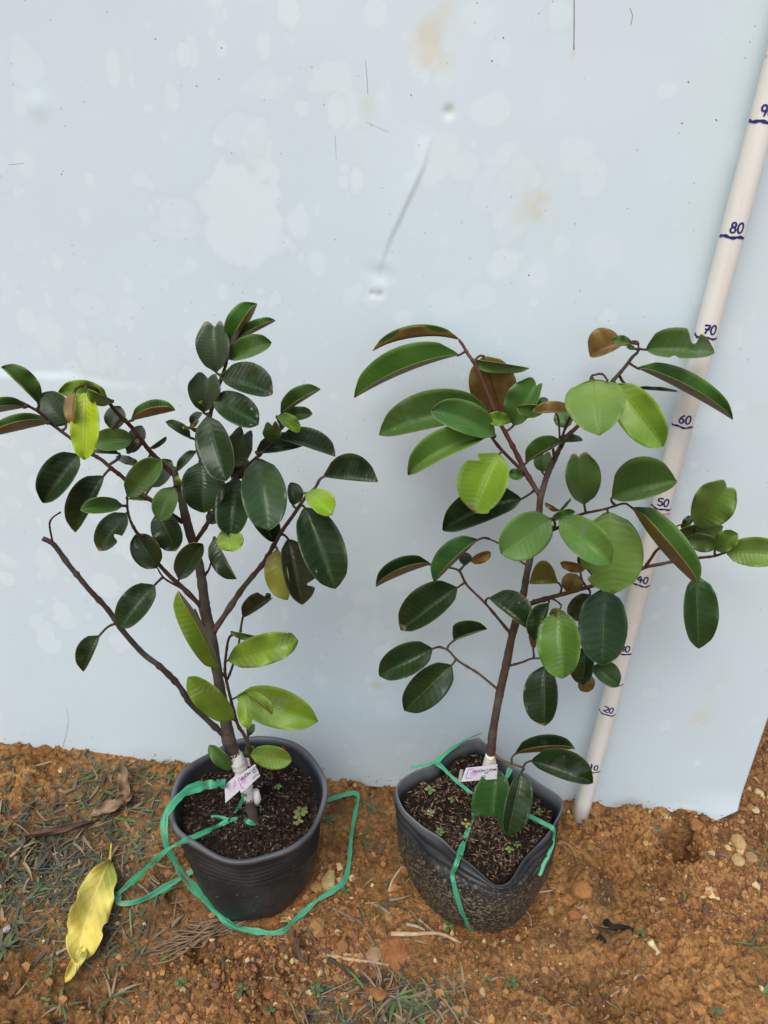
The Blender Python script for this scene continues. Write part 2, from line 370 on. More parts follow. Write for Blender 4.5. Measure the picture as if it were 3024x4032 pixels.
def poly_dist(s, z, pts):
    """signed distance to a polyline (positive on its right side) and position along it"""
    best = np.full(s.shape, 9.0); sg = np.zeros(s.shape); al = np.zeros(s.shape); acc = 0
    tot = sum(math.dist(pts[i], pts[i+1]) for i in range(len(pts)-1))
    for i in range(len(pts)-1):
        ax, az = pts[i]; bx, bz = pts[i+1]; dx, dz = bx-ax, bz-az; l2 = dx*dx+dz*dz; ln = math.sqrt(l2)
        t = np.clip(((s-ax)*dx+(z-az)*dz)/l2, 0, 1); d = np.hypot(s-ax-t*dx, z-az-t*dz)
        side = np.sign((s-ax)*dz-(z-az)*dx); mkk = d < best
        best = np.where(mkk, d, best); sg = np.where(mkk, side*d, sg); al = np.where(mkk, (acc+t*ln)/tot, al); acc += ln
    return sg, al, best
right_edge = ecor[0]
Zl = board_bottom(S0+UU*(right_edge-S0))
ZZ = Zl + VV*(Ztop-Zl)
cut = edge_slope*(ZZ-ecor[1])
corner = np.where(ZZ < ecor[1], -(ecor[1]-ZZ)*1.2, cut)
SS = S0+UU*(right_edge+corner-S0)
crease = [board_st(*q) for q in [(1760, 455), (1725, 475), (1690, 560), (1675, 625), (1640, 705), (1600, 790), (1570, 855), (1535, 930), (1505, 1020), (1480, 1120)]]
sg, al, bd = poly_dist(SS, ZZ, crease)
disp = .0019*np.exp(-np.abs(sg)/.022)*sstep(-.0014, .0014, sg)*np.sin(np.pi*np.clip(al, .02, .98))*1.0
disp = disp*sstep(.05, .2, al)
lump = .0007*np.exp(-(bd/.012)**2)*np.sin(al*40)*sstep(.75, .95, al); disp = disp+lump
step = [board_st(*q) for q in [(-300, 1450), (0, 1462), (130, 1470), (268, 1470), (310, 1492), (440, 1508), (600, 1512), (680, 1555), (740, 1600)]]
sg, al, bd = poly_dist(SS, ZZ, step)
amp = .0020*(1-sstep(.35, 1.0, al))
disp = disp + amp*np.exp(-np.maximum(sg, 0)/.09)*sstep(-.006, .006, sg)*sstep(0, .1, 1-al)
for q, rr_, hh in [((1768, 420), .0042, -.0022), ((1466, 1143), .0026, -.0018), ((1494, 1145), .0026, -.0018), ((130, 395), .010, .0012)]:
    s_, z_ = board_st(*q); d = np.hypot(SS-s_, ZZ-z_); disp = disp + hh*np.exp(-(d/rr_)**2) - hh*.0*np.exp(-((d-rr_*1.7)/(rr_*.6))**2)
disp = disp + .010*fbm(SS, ZZ, 1.3, 2, 5) + .0010*fbm(SS, ZZ, 9, 2, 6)
edge_curl = sstep(.10, .0, right_edge+corner-SS)*sstep(.06, 0, ZZ); disp = disp + .006*edge_curl
n_r, n_c = SS.shape; M0 = n_r*n_c
bv0 = np.stack([br.x+SS*BX.x+BN.x*disp, br.y+SS*BX.y+BN.y*disp, ZZ], 2).reshape(-1, 3)
ii = (np.arange(n_r-1)[:, None]*n_c+np.arange(n_c-1)[None, :]).ravel()
ring = list(range(n_c))+[r*n_c+n_c-1 for r in range(1, n_r)]+[(n_r-1)*n_c+c for c in range(n_c-2, -1, -1)]+[r*n_c for r in range(n_r-2, 0, -1)]
back = bv0[ring]-np.array(BN)*.004; nR = len(ring)
bvv = np.concatenate([bv0, back])
bfc = np.stack([ii, ii+1, ii+n_c+1, ii+n_c], 1).tolist()
bfc += [(ring[k], M0+k, M0+(k+1) % nR, ring[(k+1) % nR]) for k in range(nR)]
rI = sorted(set(list(range(0, n_r, 8))+[n_r-1])); cI = sorted(set(list(range(0, n_c, 8))+[n_c-1])); sel_ = [a*n_c+b for a in rI for b in cI]
bvv = np.concatenate([bvv, bv0[sel_]-np.array(BN)*.004]); K0 = M0+nR; nk = len(cI)
bfc += [(K0+a*nk+b, K0+(a+1)*nk+b, K0+(a+1)*nk+b+1, K0+a*nk+b+1) for a in range(len(rI)-1) for b in range(nk-1)]
# pale water marks, yellowish stains and mud splashes, held as values on the sheet's own points
markA = np.zeros(SS.shape); stainA = np.zeros(SS.shape); rimA = np.zeros(SS.shape)
wobA = fbm(SS, ZZ, 45, 3, 31); wobB = fbm(SS, ZZ, 14, 3, 32)
srow = SS[n_r//4]; zcol = ZZ[:, n_c//2]
def blob(s_, z_, rx, rz_, amp_, rim=0.0):
    c0, c1_ = np.searchsorted(srow, [s_-2*rx, s_+2*rx]); a0, a1_ = np.searchsorted(zcol, [z_-2*rz_, z_+2*rz_])
    if c1_-c0 < 2 or a1_-a0 < 2: return
    sl_ = (slice(a0, a1_), slice(c0, c1_)); d = np.hypot((SS[sl_]-s_)/rx, (ZZ[sl_]-z_)/rz_)*(1+.55*wobA[sl_]+.45*wobB[sl_])
    markA[sl_] = np.maximum(markA[sl_], amp_*sstep(1.0, .80, d)); rimA[sl_] = np.maximum(rimA[sl_], rim*np.exp(-((d-1.0)/.10)**2))
rbl = random.Random(12)
for k in range(3600):
    s_ = rbl.uniform(-1.15, -.005); z_ = rbl.uniform(.0, .98); dn = float(fbm(np.array([s_]), np.array([z_]), 4, 2, 55)[0])
    if dn < rbl.uniform(-.35, .35): continue
    r_ = .0018*(9 ** (rbl.random()**1.7)); blob(s_, z_, r_*rbl.uniform(.7, 1.3), r_*rbl.uniform(.8, 1.6), rbl.uniform(.25, .9), rbl.choice([0, 0, 0, .5]))
for (X, Y, a_, b_, m_) in [(940, 880, .037, .050, .9), (690, 830, .020, .014, .5), (690, 880, .025, .010, .45), (95, 245, .018, .016, .4), (540, 690, .012, .008, .5), (350, 1190, .02, .012, .4), (1835, 640, .012, .014, .5), (1930, 740, .02, .02, .35), (2000, 800, .018, .03, .3), (2350, 680, .012, .016, .5), (2640, 330, .010, .008, .6), (1900, 1150, .015, .012, .4), (2560, 2720, .014, .012, .5), (2620, 2850, .010, .012, .5)]:
    blob(*board_st(X, Y), a_, b_, m_, .3)
# a broad faint film of dust in drifts
STAINS = [(1720, 60, .030, .055, 1.1), (1680, 180, .02, .04, 1.0), (1740, 130, .02, .05, .8), (2110, 790, .022, .045, 1.1), (2090, 880, .03, .03, 1.1), (2140, 780, .014, .02, 1.5), (2040, 980, .02, .03, .8),
          (1450, 400, .014, .02, .8), (1425, 600, .012, .015, .9), (1410, 480, .01, .01, .9), (1500, 650, .015, .03, .6), (2970, 1600, .03, .035, .9), (2830, 2690, .022, .045, 1.0), (2760, 2820, .020, .025, .9), (2850, 2915, .012, .01, 1.0),
          (1490, 2690, .010, .012, 2.2), (1540, 2700, .015, .012, .9), (130, 2740, .02, .02, .7), (250, 2720, .03, .012, .6), (1980, 2490, .01, .01, 1.0), (1900, 2450, .008, .006, 1.0), (1760, 2430, .008, .008, .9), (2640, 2260, .012, .015, .8),
          (2700, 2250, .018, .014, .7), (1060, 2850, .05, .02, .5), (2470, 3100, .02, .015, .8), (1770, 425, .007, .006, 3.0), (1466, 1146, .004, .004, 3.0), (1492, 1147, .004, .004, 3.0), (1538, 446, .003, .003, 2.5), (290, 1485, .02, .006, 1.0), (2260, 195, .003, .006, 2.5)]
for (X, Y, rx, ry, k_) in STAINS:
    s_, z_ = board_st(X, Y); d = np.hypot((SS-s_)/rx, (ZZ-z_)/ry); stainA += k_*np.clip(1-d, 0, 1)*np.clip(.5+2.2*wobA+1.2*wobB, 0, 1.4)
markA += .22*np.clip(fbm(SS, ZZ, 6, 4, 81)+.1, 0, 1)
def board_material():
    mt, t, p = newmat('white_sheet'); tc = N(t, 'ShaderNodeTexCoord'); uv = tc.outputs['UV']   # UV = metres along and up the sheet
    def nz(s, d=4.0, r=.55, dist=0.0, off=(0, 0, 0)):
        mp = N(t, 'ShaderNodeMapping'); mp.inputs['Location'].default_value = off; L(t, uv, mp.inputs[0])
        n = N(t, 'ShaderNodeTexNoise', Scale=float(s), Detail=float(d), Roughness=r, Distortion=dist); L(t, mp.outputs[0], n.inputs['Vector']); return n.outputs[0]
    base = ramp(t, nz(3.0, 3), [(.3, (.595, .705, .735)), (.7, (.62, .73, .755))])
    c = base.outputs[0]
    def att(n):
        a = N(t, 'ShaderNodeAttribute'); a.attribute_name = n; return a.outputs['Fac']
    c = mixc(t, mth(t, 'MINIMUM', att('mark'), 1.0), c, (.67, .77, .79))
    c = mixc(t, mth(t, 'MULTIPLY', att('rim'), .35), c, (.50, .54, .57))
    # tiny dark specks
    for sc, th, off in ((95, .075, (2, 5, 0)), (210, .07, (9, 4, 0))):
        mp = N(t, 'ShaderNodeMapping'); mp.inputs['Location'].default_value = off; L(t, uv, mp.inputs[0])
        vo = N(t, 'ShaderNodeTexVoronoi', Scale=float(sc)); L(t, mp.outputs[0], vo.inputs['Vector'])
        s = mth(t, 'LESS_THAN', vo.outputs['Distance'], th); s = mth(t, 'MULTIPLY', s, mth(t, 'GREATER_THAN', N_sep(t, vo.outputs['Color']), .62))
        c = mixc(t, mth(t, 'MULTIPLY', s, .55), c, (.25, .25, .24))
    c = mixc(t, mth(t, 'MINIMUM', mth(t, 'MULTIPLY', att('stain'), .30), .6), c, (.62, .58, .42))
    sep = N(t, 'ShaderNodeSeparateXYZ'); L(t, uv, sep.inputs[0])
    # mud splashes along the foot
    foot = mth(t, 'MAXIMUM', mth(t, 'SUBTRACT', 1.0, mth(t, 'DIVIDE', sep.outputs[1], .035)), 0)
    mud = mth(t, 'MULTIPLY', mth(t, 'GREATER_THAN', mth(t, 'ADD', nz(120, 4), mth(t, 'MULTIPLY', foot, .12)), .72), mth(t, 'GREATER_THAN', foot, .01))
    c = mixc(t, mth(t, 'MULTIPLY', mud, .7), c, (.42, .24, .11))
    L(t, c, p.inputs['Base Color'])
    L(t, mth(t, 'MULTIPLY_ADD', nz(8, 4), .25, .36), p.inputs['Roughness']); p.inputs['Specular IOR Level'].default_value = .4
    bump(t, p, nz(60, 3), .06, .002); return mt
def N_sep(t, colsock):
    s = N(t, 'ShaderNodeSeparateColor'); L(t, colsock, s.inputs[0]); return s.outputs[0]
BUV = np.concatenate([np.stack([SS.ravel(), ZZ.ravel()], 1), np.stack([SS.ravel()[ring], ZZ.ravel()[ring]], 1), np.stack([SS.ravel()[sel_], ZZ.ravel()[sel_]], 1)])
board = mk('sheet_board', bvv, bfc, board_material(), origin=(br.x, br.y, 0), uv=BUV)
for nm, arr in (('mark', markA), ('stain', stainA), ('rim', rimA)):
    at = board.data.attributes.new(nm, 'FLOAT', 'POINT'); at.data.foreach_set('value', np.concatenate([arr.ravel(), np.zeros(nR+len(sel_))]).astype(np.float32))
tag(board, 'large white sheet board with water marks and a crease, standing upright behind the pots', 'board')
def scratch(pts, wd, col):
    q = [on_board(x, y, .0) for x, y in pts]; W = []
    for p_ in catmull([tuple(v) for v in q], 4):
        s_ = (Vector(p_)-br).dot(BX); ic = min(n_c-1, int(np.searchsorted(srow, s_))); ir = min(n_r-1, int(np.searchsorted(zcol, p_[2]))); W.append(Vector(p_)+BN*(disp[ir, ic]))
    V, Fc = tube(W, [wd]*len(W), 6); mk('scratch_mark', V, Fc, DRY_M, board, color=(*col, 1))
scratch([(2262, -80), (2262, 60), (2261, 195)], .00045, (.30, .22, .20)); scratch([(1438, 240), (1444, 310), (1447, 372)], .00022, (.30, .30, .30))
scratch([(1318, 535), (1320, 590), (1323, 632)], .00022, (.3, .3, .3)); scratch([(264, 2785), (270, 2835), (262, 2890), (246, 2945)], .0003, (.33, .32, .30))
scratch([(2482, 30), (2492, 60), (2486, 95)], .0003, (.36, .30, .24)); scratch([(20, 650), (80, 645)], .00025, (.42, .42, .42)); scratch([(1440, 480), (1530, 522)], .0002, (.38, .38, .36))
for (X, Y) in [(228, 686), (766, 336), (865, 185), (1616, 372), (1935, 237), (2080, 1082), (1980, 145), (2685, 483), (2710, 320), (2820, 470), (602, 150)]: scratch([(X, Y), (X+3, Y+3), (X+5, Y+4)], .00045, (.16, .15, .14))

# ------------------------------------------------------------------ measuring pole
PB = at_z(2268, 3262, 0.0)
d0 = ray(2275, 3243); P0m = CAM + d0*(PB.y/d0.y)*1.0
P9 = on_board(3000, 479, .020)
SC = (P9-P0m).length/.9
PD = (P9-P0m)
print('pole', P0m, P9, SC)
PD = PD.normalized(); PR = .0104
def pole_pt(t): return P0m+PD*(t*SC)
# two vectors round the pipe: PA faces the camera, PS goes to the right
def pole_frame(t):
    p = pole_pt(t); v = (CAM-p); v = (v-PD*v.dot(PD)).normalized(); return p, v, v.cross(PD)*-1
pole = empty('measuring_pole', pole_pt(-.012))
tag(pole, 'cream plastic pipe with blue handwritten height marks leaning at the white board', 'measuring pole')
mt, t, p = newmat('cream_pvc'); tc = N(t, 'ShaderNodeTexCoord')
mp = N(t, 'ShaderNodeMapping'); mp.inputs['Scale'].default_value = (60, 60, 3); L(t, tc.outputs['Object'], mp.inputs[0])
nz = N(t, 'ShaderNodeTexNoise', Scale=1.0, Detail=5.0); L(t, mp.outputs[0], nz.inputs['Vector'])
n2 = N(t, 'ShaderNodeTexNoise', Scale=70.0, Detail=4.0); L(t, tc.outputs['Object'], n2.inputs['Vector'])
c = ramp(t, nz.outputs[0], [(.3, (.66, .63, .54)), (.52, (.75, .735, .66)), (.8, (.79, .78, .72))]).outputs[0]
sp = mth(t, 'MULTIPLY', mth(t, 'GREATER_THAN', n2.outputs[0], .70), .6); c = mixc(t, sp, c, (.33, .22, .14))
L(t, c, p.inputs['Base Color']); p.inputs['Roughness'].default_value = .42; PVC = mt
mt, t, p = newmat('muddy_stub'); tc = N(t, 'ShaderNodeTexCoord'); nz = N(t, 'ShaderNodeTexNoise', Scale=120.0, Detail=5.0); L(t, tc.outputs['Object'], nz.inputs['Vector'])
r = ramp(t, nz.outputs[0], [(.35, (.30, .17, .08)), (.6, (.52, .42, .31))]); L(t, r.outputs[0], p.inputs['Base Color']); MUDST = mt
V, Fc = tube([pole_pt(q) for q in np.linspace(-.001, 1.25, 26)], [PR]*26, 28); mk('pipe', V, Fc, PVC, pole)
V, Fc = tube([pole_pt(q) for q in np.linspace(-.035, .004, 7)], [.0085, .0088, .009, .0090, .0091, .009, .009], 16, .10); mk('pipe_foot', V, Fc, MUDST, pole)
def ink(name, col):
    mt, t, p = newmat(name); p.inputs['Base Color'].default_value = (*col, 1); p.inputs['Roughness'].default_value = .45; return mt
BLUE = ink('blue_marker', (.010, .012, .13)); PINK = ink('pink_marker', (.60, .03, .18))
def stroke(pts, wd):
    """pts = (angle metres across, height metres) on the pipe; a raised ribbon of marker ink"""
    V = []; Fc = []; n = len(pts)
    for i, (a, h) in enumerate(pts):
        a0, h0 = pts[max(i-1, 0)]; a1, h1 = pts[min(i+1, n-1)]; dx, dy = a1-a0, h1-h0; l = math.hypot(dx, dy) or 1
        ww = wd*(1+.25*math.sin(i*1.7))
        for s in (-1, 1):
            aa = (a - s*dy/l*ww*.5)/PR; hh = h + s*dx/l*ww*.5
            pc, fa, sa = pole_frame(hh); pc = pole_pt(hh); V.append(pc+(fa*math.cos(aa)+sa*math.sin(aa))*(PR+.0003))
    for i in range(n-1): Fc.append((2*i, 2*i+1, 2*i+3, 2*i+2))
    return V, Fc
def arcs(cx, cy, rx, ry, a0, a1, n=14): return [(cx+rx*math.cos(R(a0+(a1-a0)*i/n)), cy+ry*math.sin(R(a0+(a1-a0)*i/n))) for i in range(n+1)]
DIG = {'0': [arcs(0, .5, .30, .5, 100, 470, 18)],
       '1': [[(-.1, .8), (.05, 1), (.05, 0)]],
       '2': [arcs(0, .72, .3, .28, 160, -30, 10)+[(-.1, .25), (-.35, .02), (-.1, .12), (.15, .0), (.4, .06)]],
       '3': [arcs(0, .75, .28, .25, 150, -80, 9)+arcs(0, .25, .32, .26, 80, -150, 10)],
       '4': [[(.05, 1), (-.35, .35), (.4, .40)], [(.15, .75), (.1, -.05)]],
       '5': [[(.35, 1), (-.2, .97), (-.28, .55)]+arcs(-.02, .3, .33, .3, 110, -150, 12)],
       '6': [[(.25, 1), (-.1, .75)]+arcs(-.02, .28, .27, .28, 150, 520, 14)],
       '7': [[(-.35, .9), (.3, .95), (.05, .4), (-.1, 0)], [(-.25, .5), (.35, .48)]],
       '8': [arcs(0, .75, .22, .24, -60, 300, 12), arcs(0, .25, .28, .27, 90, 450, 14)],
       '9': [arcs(-.02, .72, .26, .27, 20, 380, 14)+[(.22, .5), (.1, 0)]]}
MARK_Y = {0: 3243, 10: 3039, 20: 2815, 30: 2575, 40: 2307, 50: 2005, 60: 1682, 70: 1331, 80: 934, 90: 479}
def proj_y(P): q = P-CAM; return CYP-F_PX*q.dot(UPV)/q.dot(FWD)
def mark_h(Y):
    lo, hi = -.05, 1.0
    for _ in range(40):
        md = (lo+hi)/2
        if proj_y(pole_pt(md)+pole_frame(md)[1]*PR) > Y: lo = md
        else: hi = md
    return lo
for h in range(0, 100, 10):
    hh = mark_h(MARK_Y[h])
    wob = [(a, hh + .0006*math.sin(a*500+h)) for a in np.linspace(-.0125 if h else -.016, .0125 if h not in (40,) else .012, 16)]
    V, Fc = stroke(wob, (.0026 if h in (80, 90) else .0020)); mk('height_line', V, Fc, BLUE, pole)
    txt = str(h)
    for k, ch in enumerate(txt):
        if h == 0: break
        cx = (-.0016 if k == 0 else .0042)+(.0012 if h in (80, 70, 90) else 0); hs = .0088
        for st in DIG[ch]:
            pts = [(cx+a*.0072, hh+.0042+b*hs) for a, b in catmull([(q[0], q[1]) for q in st], 3)]
            V, Fc = stroke(pts, .00165); mk('height_numeral', V, Fc, BLUE, pole)
V, Fc = stroke([(a, mark_h(2022)) for a in np.linspace(-.0125, .012, 14)], .0011); mk('height_line', V, Fc, PINK, pole)
V, Fc = stroke(arcs(.003, mark_h(2052), .0025, .003, 0, 180, 8), .0009); mk('height_numeral', V, Fc, PINK, pole)
V, Fc = stroke([(a, mark_h(2698)+.0004*i) for i, a in enumerate(np.linspace(.005, .0115, 6))], .0016); mk('height_line', V, Fc, BLUE, pole)
V, Fc = stroke([(-.012+.001*i, mark_h(1322)-.0008*i) for i in range(6)], .002); mk('height_line', V, Fc, BLUE, pole)

# ------------------------------------------------------------------ pots
def loft(rings, closed=True):
    V = []; Fc = []; n = len(rings[0])
    for rg_ in rings: V += rg_
    for i in range(len(rings)-1):
        for k in range(n):
            k2 = (k+1) % n; Fc.append((i*n+k, i*n+k2, (i+1)*n+k2, (i+1)*n+k))
    return V, Fc
NA = 120
def ringxy(fn, z): return [Vector((*fn(2*math.pi*k/NA), z if not callable(z) else z(2*math.pi*k/NA))) for k in range(NA)]
POT1_M = pot_material((.655, .085)); POT2_M = pot_material((.52, .085))
pot1 = empty('plant_pot', (P1.x, P1.y, 0)); tag(pot1, 'round black plastic grow pot with stiff rolled rim and ribs below it', 'plant pot', 'black pots on the clay')
def r1(a, r, z):
    dent = .0016*math.sin(3*a+1.1+z*20)+.0012*math.sin(7*a+2+z*35); dent += -.0015*math.exp(-((a-5.55)/.16)**2)*(z/H1)**4
    return r+dent
def c1fn(r, z): return lambda a: (P1.x+r1(a, r, z)*math.cos(a), P1.y+r1(a, r, z)*math.sin(a))
prof = []
for k in range(70):
    z = .002+(H1-.014)*k/69; f = (z/H1); r = RB1+(R1-.003-RB1)*(f**.56)
    if .60 < f < .86: r += .0008*math.sin((z-.60*H1)*2*math.pi/.0072)
    prof.append((r, z))
prof = [(RB1*.15, .001), (RB1*.93, .0008)]+prof
prof += [(R1-.0025, H1-.010), (R1-.0002, H1-.008), (R1+.0012, H1-.004), (R1+.0006, H1-.0008), (R1-.0018, H1), (R1-.0042, H1-.0012), (R1-.0052, H1-.006), (R1-.0085, H1-.02), (R1-.016, H1-.05)]
rings = [ringxy(c1fn(r, z), (lambda z: (lambda a: z+(.0022*math.sin(2*a+.7)+.0016*math.sin(5*a))*(z/H1)**3 - .0015*math.exp(-((a-5.55)/.3)**2)*(z/H1)**3))(z)) for r, z in prof]
V, Fc = loft(rings); body1 = mk('pot_body', V, Fc, POT1_M, pot1); pot1_bvh = (V, Fc)
# right pot
pot2 = empty('plant_pot', (C2B.x, C2B.y, 0)); tag(pot2, 'mud-flecked black bag pot with slumped pointed rim, beside the measuring pole', 'plant pot', 'black pots on the clay')
rimc = catmull([tuple(p) for p in rim2w+[rim2w[0]]], 12)
rim_ang = np.array([math.atan2(p[1]-P2.y, p[0]-P2.x) for p in rimc]); od = np.argsort(rim_ang)
ra = rim_ang[od]; rr = np.array([math.hypot(rimc[i][0]-P2.x, rimc[i][1]-P2.y) for i in od]); rz = np.array([rimc[i][2] for i in od])
def rim_at(a):
    a = (a+math.pi) % (2*math.pi)-math.pi
    return float(np.interp(a, ra, rr, period=2*math.pi)), float(np.interp(a, ra, rz, period=2*math.pi))
def pot2_ring(f, inset=0.0, dz=0.0):
    out = []
    for k in range(NA):
        a = 2*math.pi*k/NA; r_, z_ = rim_at(a)
        rp = np.array([P2.x+(r_-inset)*math.cos(a), P2.y+(r_-inset)*math.sin(a), z_+dz])
        full = np.array([P2.x+(.5*(.092)+.5*r_)*math.cos(a), P2.y+(.5*.092+.5*r_)*math.sin(a), .105])
        g = f
        bl_ = np.array([C2B.x+RB2*math.cos(a), C2B.y+RB2*math.sin(a), .002])
        if g < .70:
            q = g/.70; s = math.sin(q*math.pi/2)**.75
            p_ = bl_*(1-s)+full*s; p_[2] = .002+(full[2]-.002)*q
        else:
            q = (g-.70)/.30; p_ = full*(1-q)+rp*q; p_[2] = full[2]+(rp[2]-full[2])*q
        pl = .0012*math.sin(a*9+g*14)*sstep(.55, .9, g)+.0011*math.sin(a*4+g*7)+.0017*math.sin(g*75+a*2)*sstep(.72, .8, g)*(1-sstep(.93, 1, g))
        out.append(Vector((p_[0]+pl*math.cos(a), p_[1]+pl*math.sin(a), p_[2])))
    return out
rings = [[Vector((C2B.x+RB2*.1*math.cos(2*math.pi*k/NA), C2B.y+RB2*.1*math.sin(2*math.pi*k/NA), .001)) for k in range(NA)]]
rings += [pot2_ring(g) for g in np.linspace(0, 1, 40)]
rings += [pot2_ring(1.0, .0009, .0006), pot2_ring(1.0, .002, .0), pot2_ring(1.0, .003, -.004), pot2_ring(1.0, .006, -.02), pot2_ring(1, .012, -.04)]
V, Fc = loft(rings); body2 = mk('pot_body', V, Fc, POT2_M, pot2); pot2_bvh = (V, Fc)

# soil in the pots
SOIL_M = simple('potting_soil', [(.3, (.006, .004, .0025)), (.55, (.014, .008, .005)), (.75, (.035, .021, .013))], 130, 7, .9, 1.0, .003, .15)
SOILZ = .118
def soil(pot, cx, cy, radf, zf):
    V = []; Fc = []; nr = 44
    for j in range(nr):
        for k in range(NA):
            a = 2*math.pi*k/NA; f = j/(nr-1); r_ = radf(a)*f; x = cx+r_*math.cos(a); y = cy+r_*math.sin(a)
            V.append((x, y, zf(a, f)))
    V = np.array(V); V[:, 2] += .010*fbm(V[:, 0], V[:, 1], 90, 4, 77)+.008*fbm(V[:, 0], V[:, 1], 22, 2, 70)
    for j in range(nr-1):
        for k in range(NA):
            k2 = (k+1) % NA; Fc.append((j*NA+k, j*NA+k2, (j+1)*NA+k2, (j+1)*NA+k))
    return mk('soil', V, Fc, SOIL_M, pot), V, Fc
s1, sv1, sf1 = soil(pot1, P1.x, P1.y, lambda a: R1-.0085, lambda a, f: H1-.022-.004*f*f)
s2, sv2, sf2 = soil(pot2, P2.x, P2.y, lambda a: rim_at(a)[0]-.008, lambda a, f: (SOILZ+.006)*(1-f*f)+(rim_at(a)[1]-.018)*f*f)
tag(s1, kind=None)
BV = BVHTree.FromPolygons([tuple(v) for v in pot1_bvh[0]]+[tuple(v) for v in pot2_bvh[0]]+[tuple(v) for v in sv1]+[tuple(v) for v in sv2],
      list(pot1_bvh[1])+[tuple(i+len(pot1_bvh[0]) for i in f) for f in pot2_bvh[1]]
      + [tuple(i+len(pot1_bvh[0])+len(pot2_bvh[0]) for i in f) for f in sf1]
      + [tuple(i+len(pot1_bvh[0])+len(pot2_bvh[0])+len(sv1) for i in f) for f in sf2])
def hit(x, y, off=.002):
    d = ray(x, y).normalized(); loc, nrm, idx, dist = BV.ray_cast(CAM, d)
    g = at_z(x, y, 0)
    if loc is None or (g-CAM).length < dist:
        for _ in range(4): g = at_z(x, y, gz(g.x, g.y))
        return g-d*off
    return loc-d*off
def soil_z(x, y):
    loc, nrm, idx, dist = BV.ray_cast(Vector((x, y, .4)), Vector((0, 0, -1))); return loc.z if loc else .12

# ------------------------------------------------------------------ rice husks and fibres on the soil, each pot's own litter
HUSK_M = []
for nm, cc in (('husk_tan', (.24, .155, .085)), ('husk_brown', (.070, .038, .020)), ('husk_dark', (.022, .012, .007))):
    mt, t, p = newmat(nm); g = N(t, 'ShaderNodeNewGeometry'); c = mixc(t, mth(t, 'MULTIPLY', g.outputs['Random Per Island'], .8), (*cc, 1), tuple(q*.45 for q in cc)+(1,))
    L(t, c, p.inputs['Base Color']); p.inputs['Roughness'].default_value = .75; HUSK_M.append(mt)
def scatter_chips(n, pos, length, width, zf, tilt=.5, probs=(.3, .4, .3), rnd=None):
    V = []; Fc = []; fm = []
    for k in range(n):
        x, y = pos(k); z = zf(x, y); l = length*rnd.uniform(.5, 1.4); ww = width*rnd.uniform(.6, 1.3)
        yaw = rnd.uniform(0, math.pi); ti = rnd.uniform(-tilt, tilt)
        d = Vector((math.cos(yaw)*math.cos(ti), math.sin(yaw)*math.cos(ti), math.sin(ti))); s = Vector((-math.sin(yaw), math.cos(yaw), rnd.uniform(-.4, .4))); u = d.cross(s)
        c_ = Vector((x, y, z+.0012)); b0 = len(V); V += [c_-d*l*.5, c_+s*ww*.5, c_+d*l*.5, c_-s*ww*.5, c_+u*ww*.45]
        Fc += [(b0, b0+3, b0+4), (b0+3, b0+2, b0+4), (b0+2, b0+1, b0+4), (b0+1, b0, b0+4)]
        q = rnd.random(); mi = 0 if q < probs[0] else (1 if q < probs[0]+probs[1] else 2); fm += [mi]*4
    return V, Fc, fm
rnd = random.Random(3)
def disc_pos(cx, cy, radf):
    def f(k):
        a = rnd.uniform(0, 2*math.pi); r_ = radf(a)*math.sqrt(rnd.random()); return cx+r_*math.cos(a), cy+r_*math.sin(a)
    return f
V, Fc, fm = scatter_chips(1700, disc_pos(P1.x, P1.y, lambda a: R1-.011), .0062, .0017, soil_z, .6, (.09, .40, .51), rnd)
tag(mk('husk_litter', V, Fc, HUSK_M, pot1, smooth=False, fmat=fm), kind='stuff')
V, Fc, fm = scatter_chips(2000, disc_pos(P2.x, P2.y, lambda a: rim_at(a)[0]-.011), .0066, .0019, soil_z, .6, (.30, .40, .30), rnd)
tag(mk('husk_litter', V, Fc, HUSK_M, pot2, smooth=False, fmat=fm), kind='stuff')

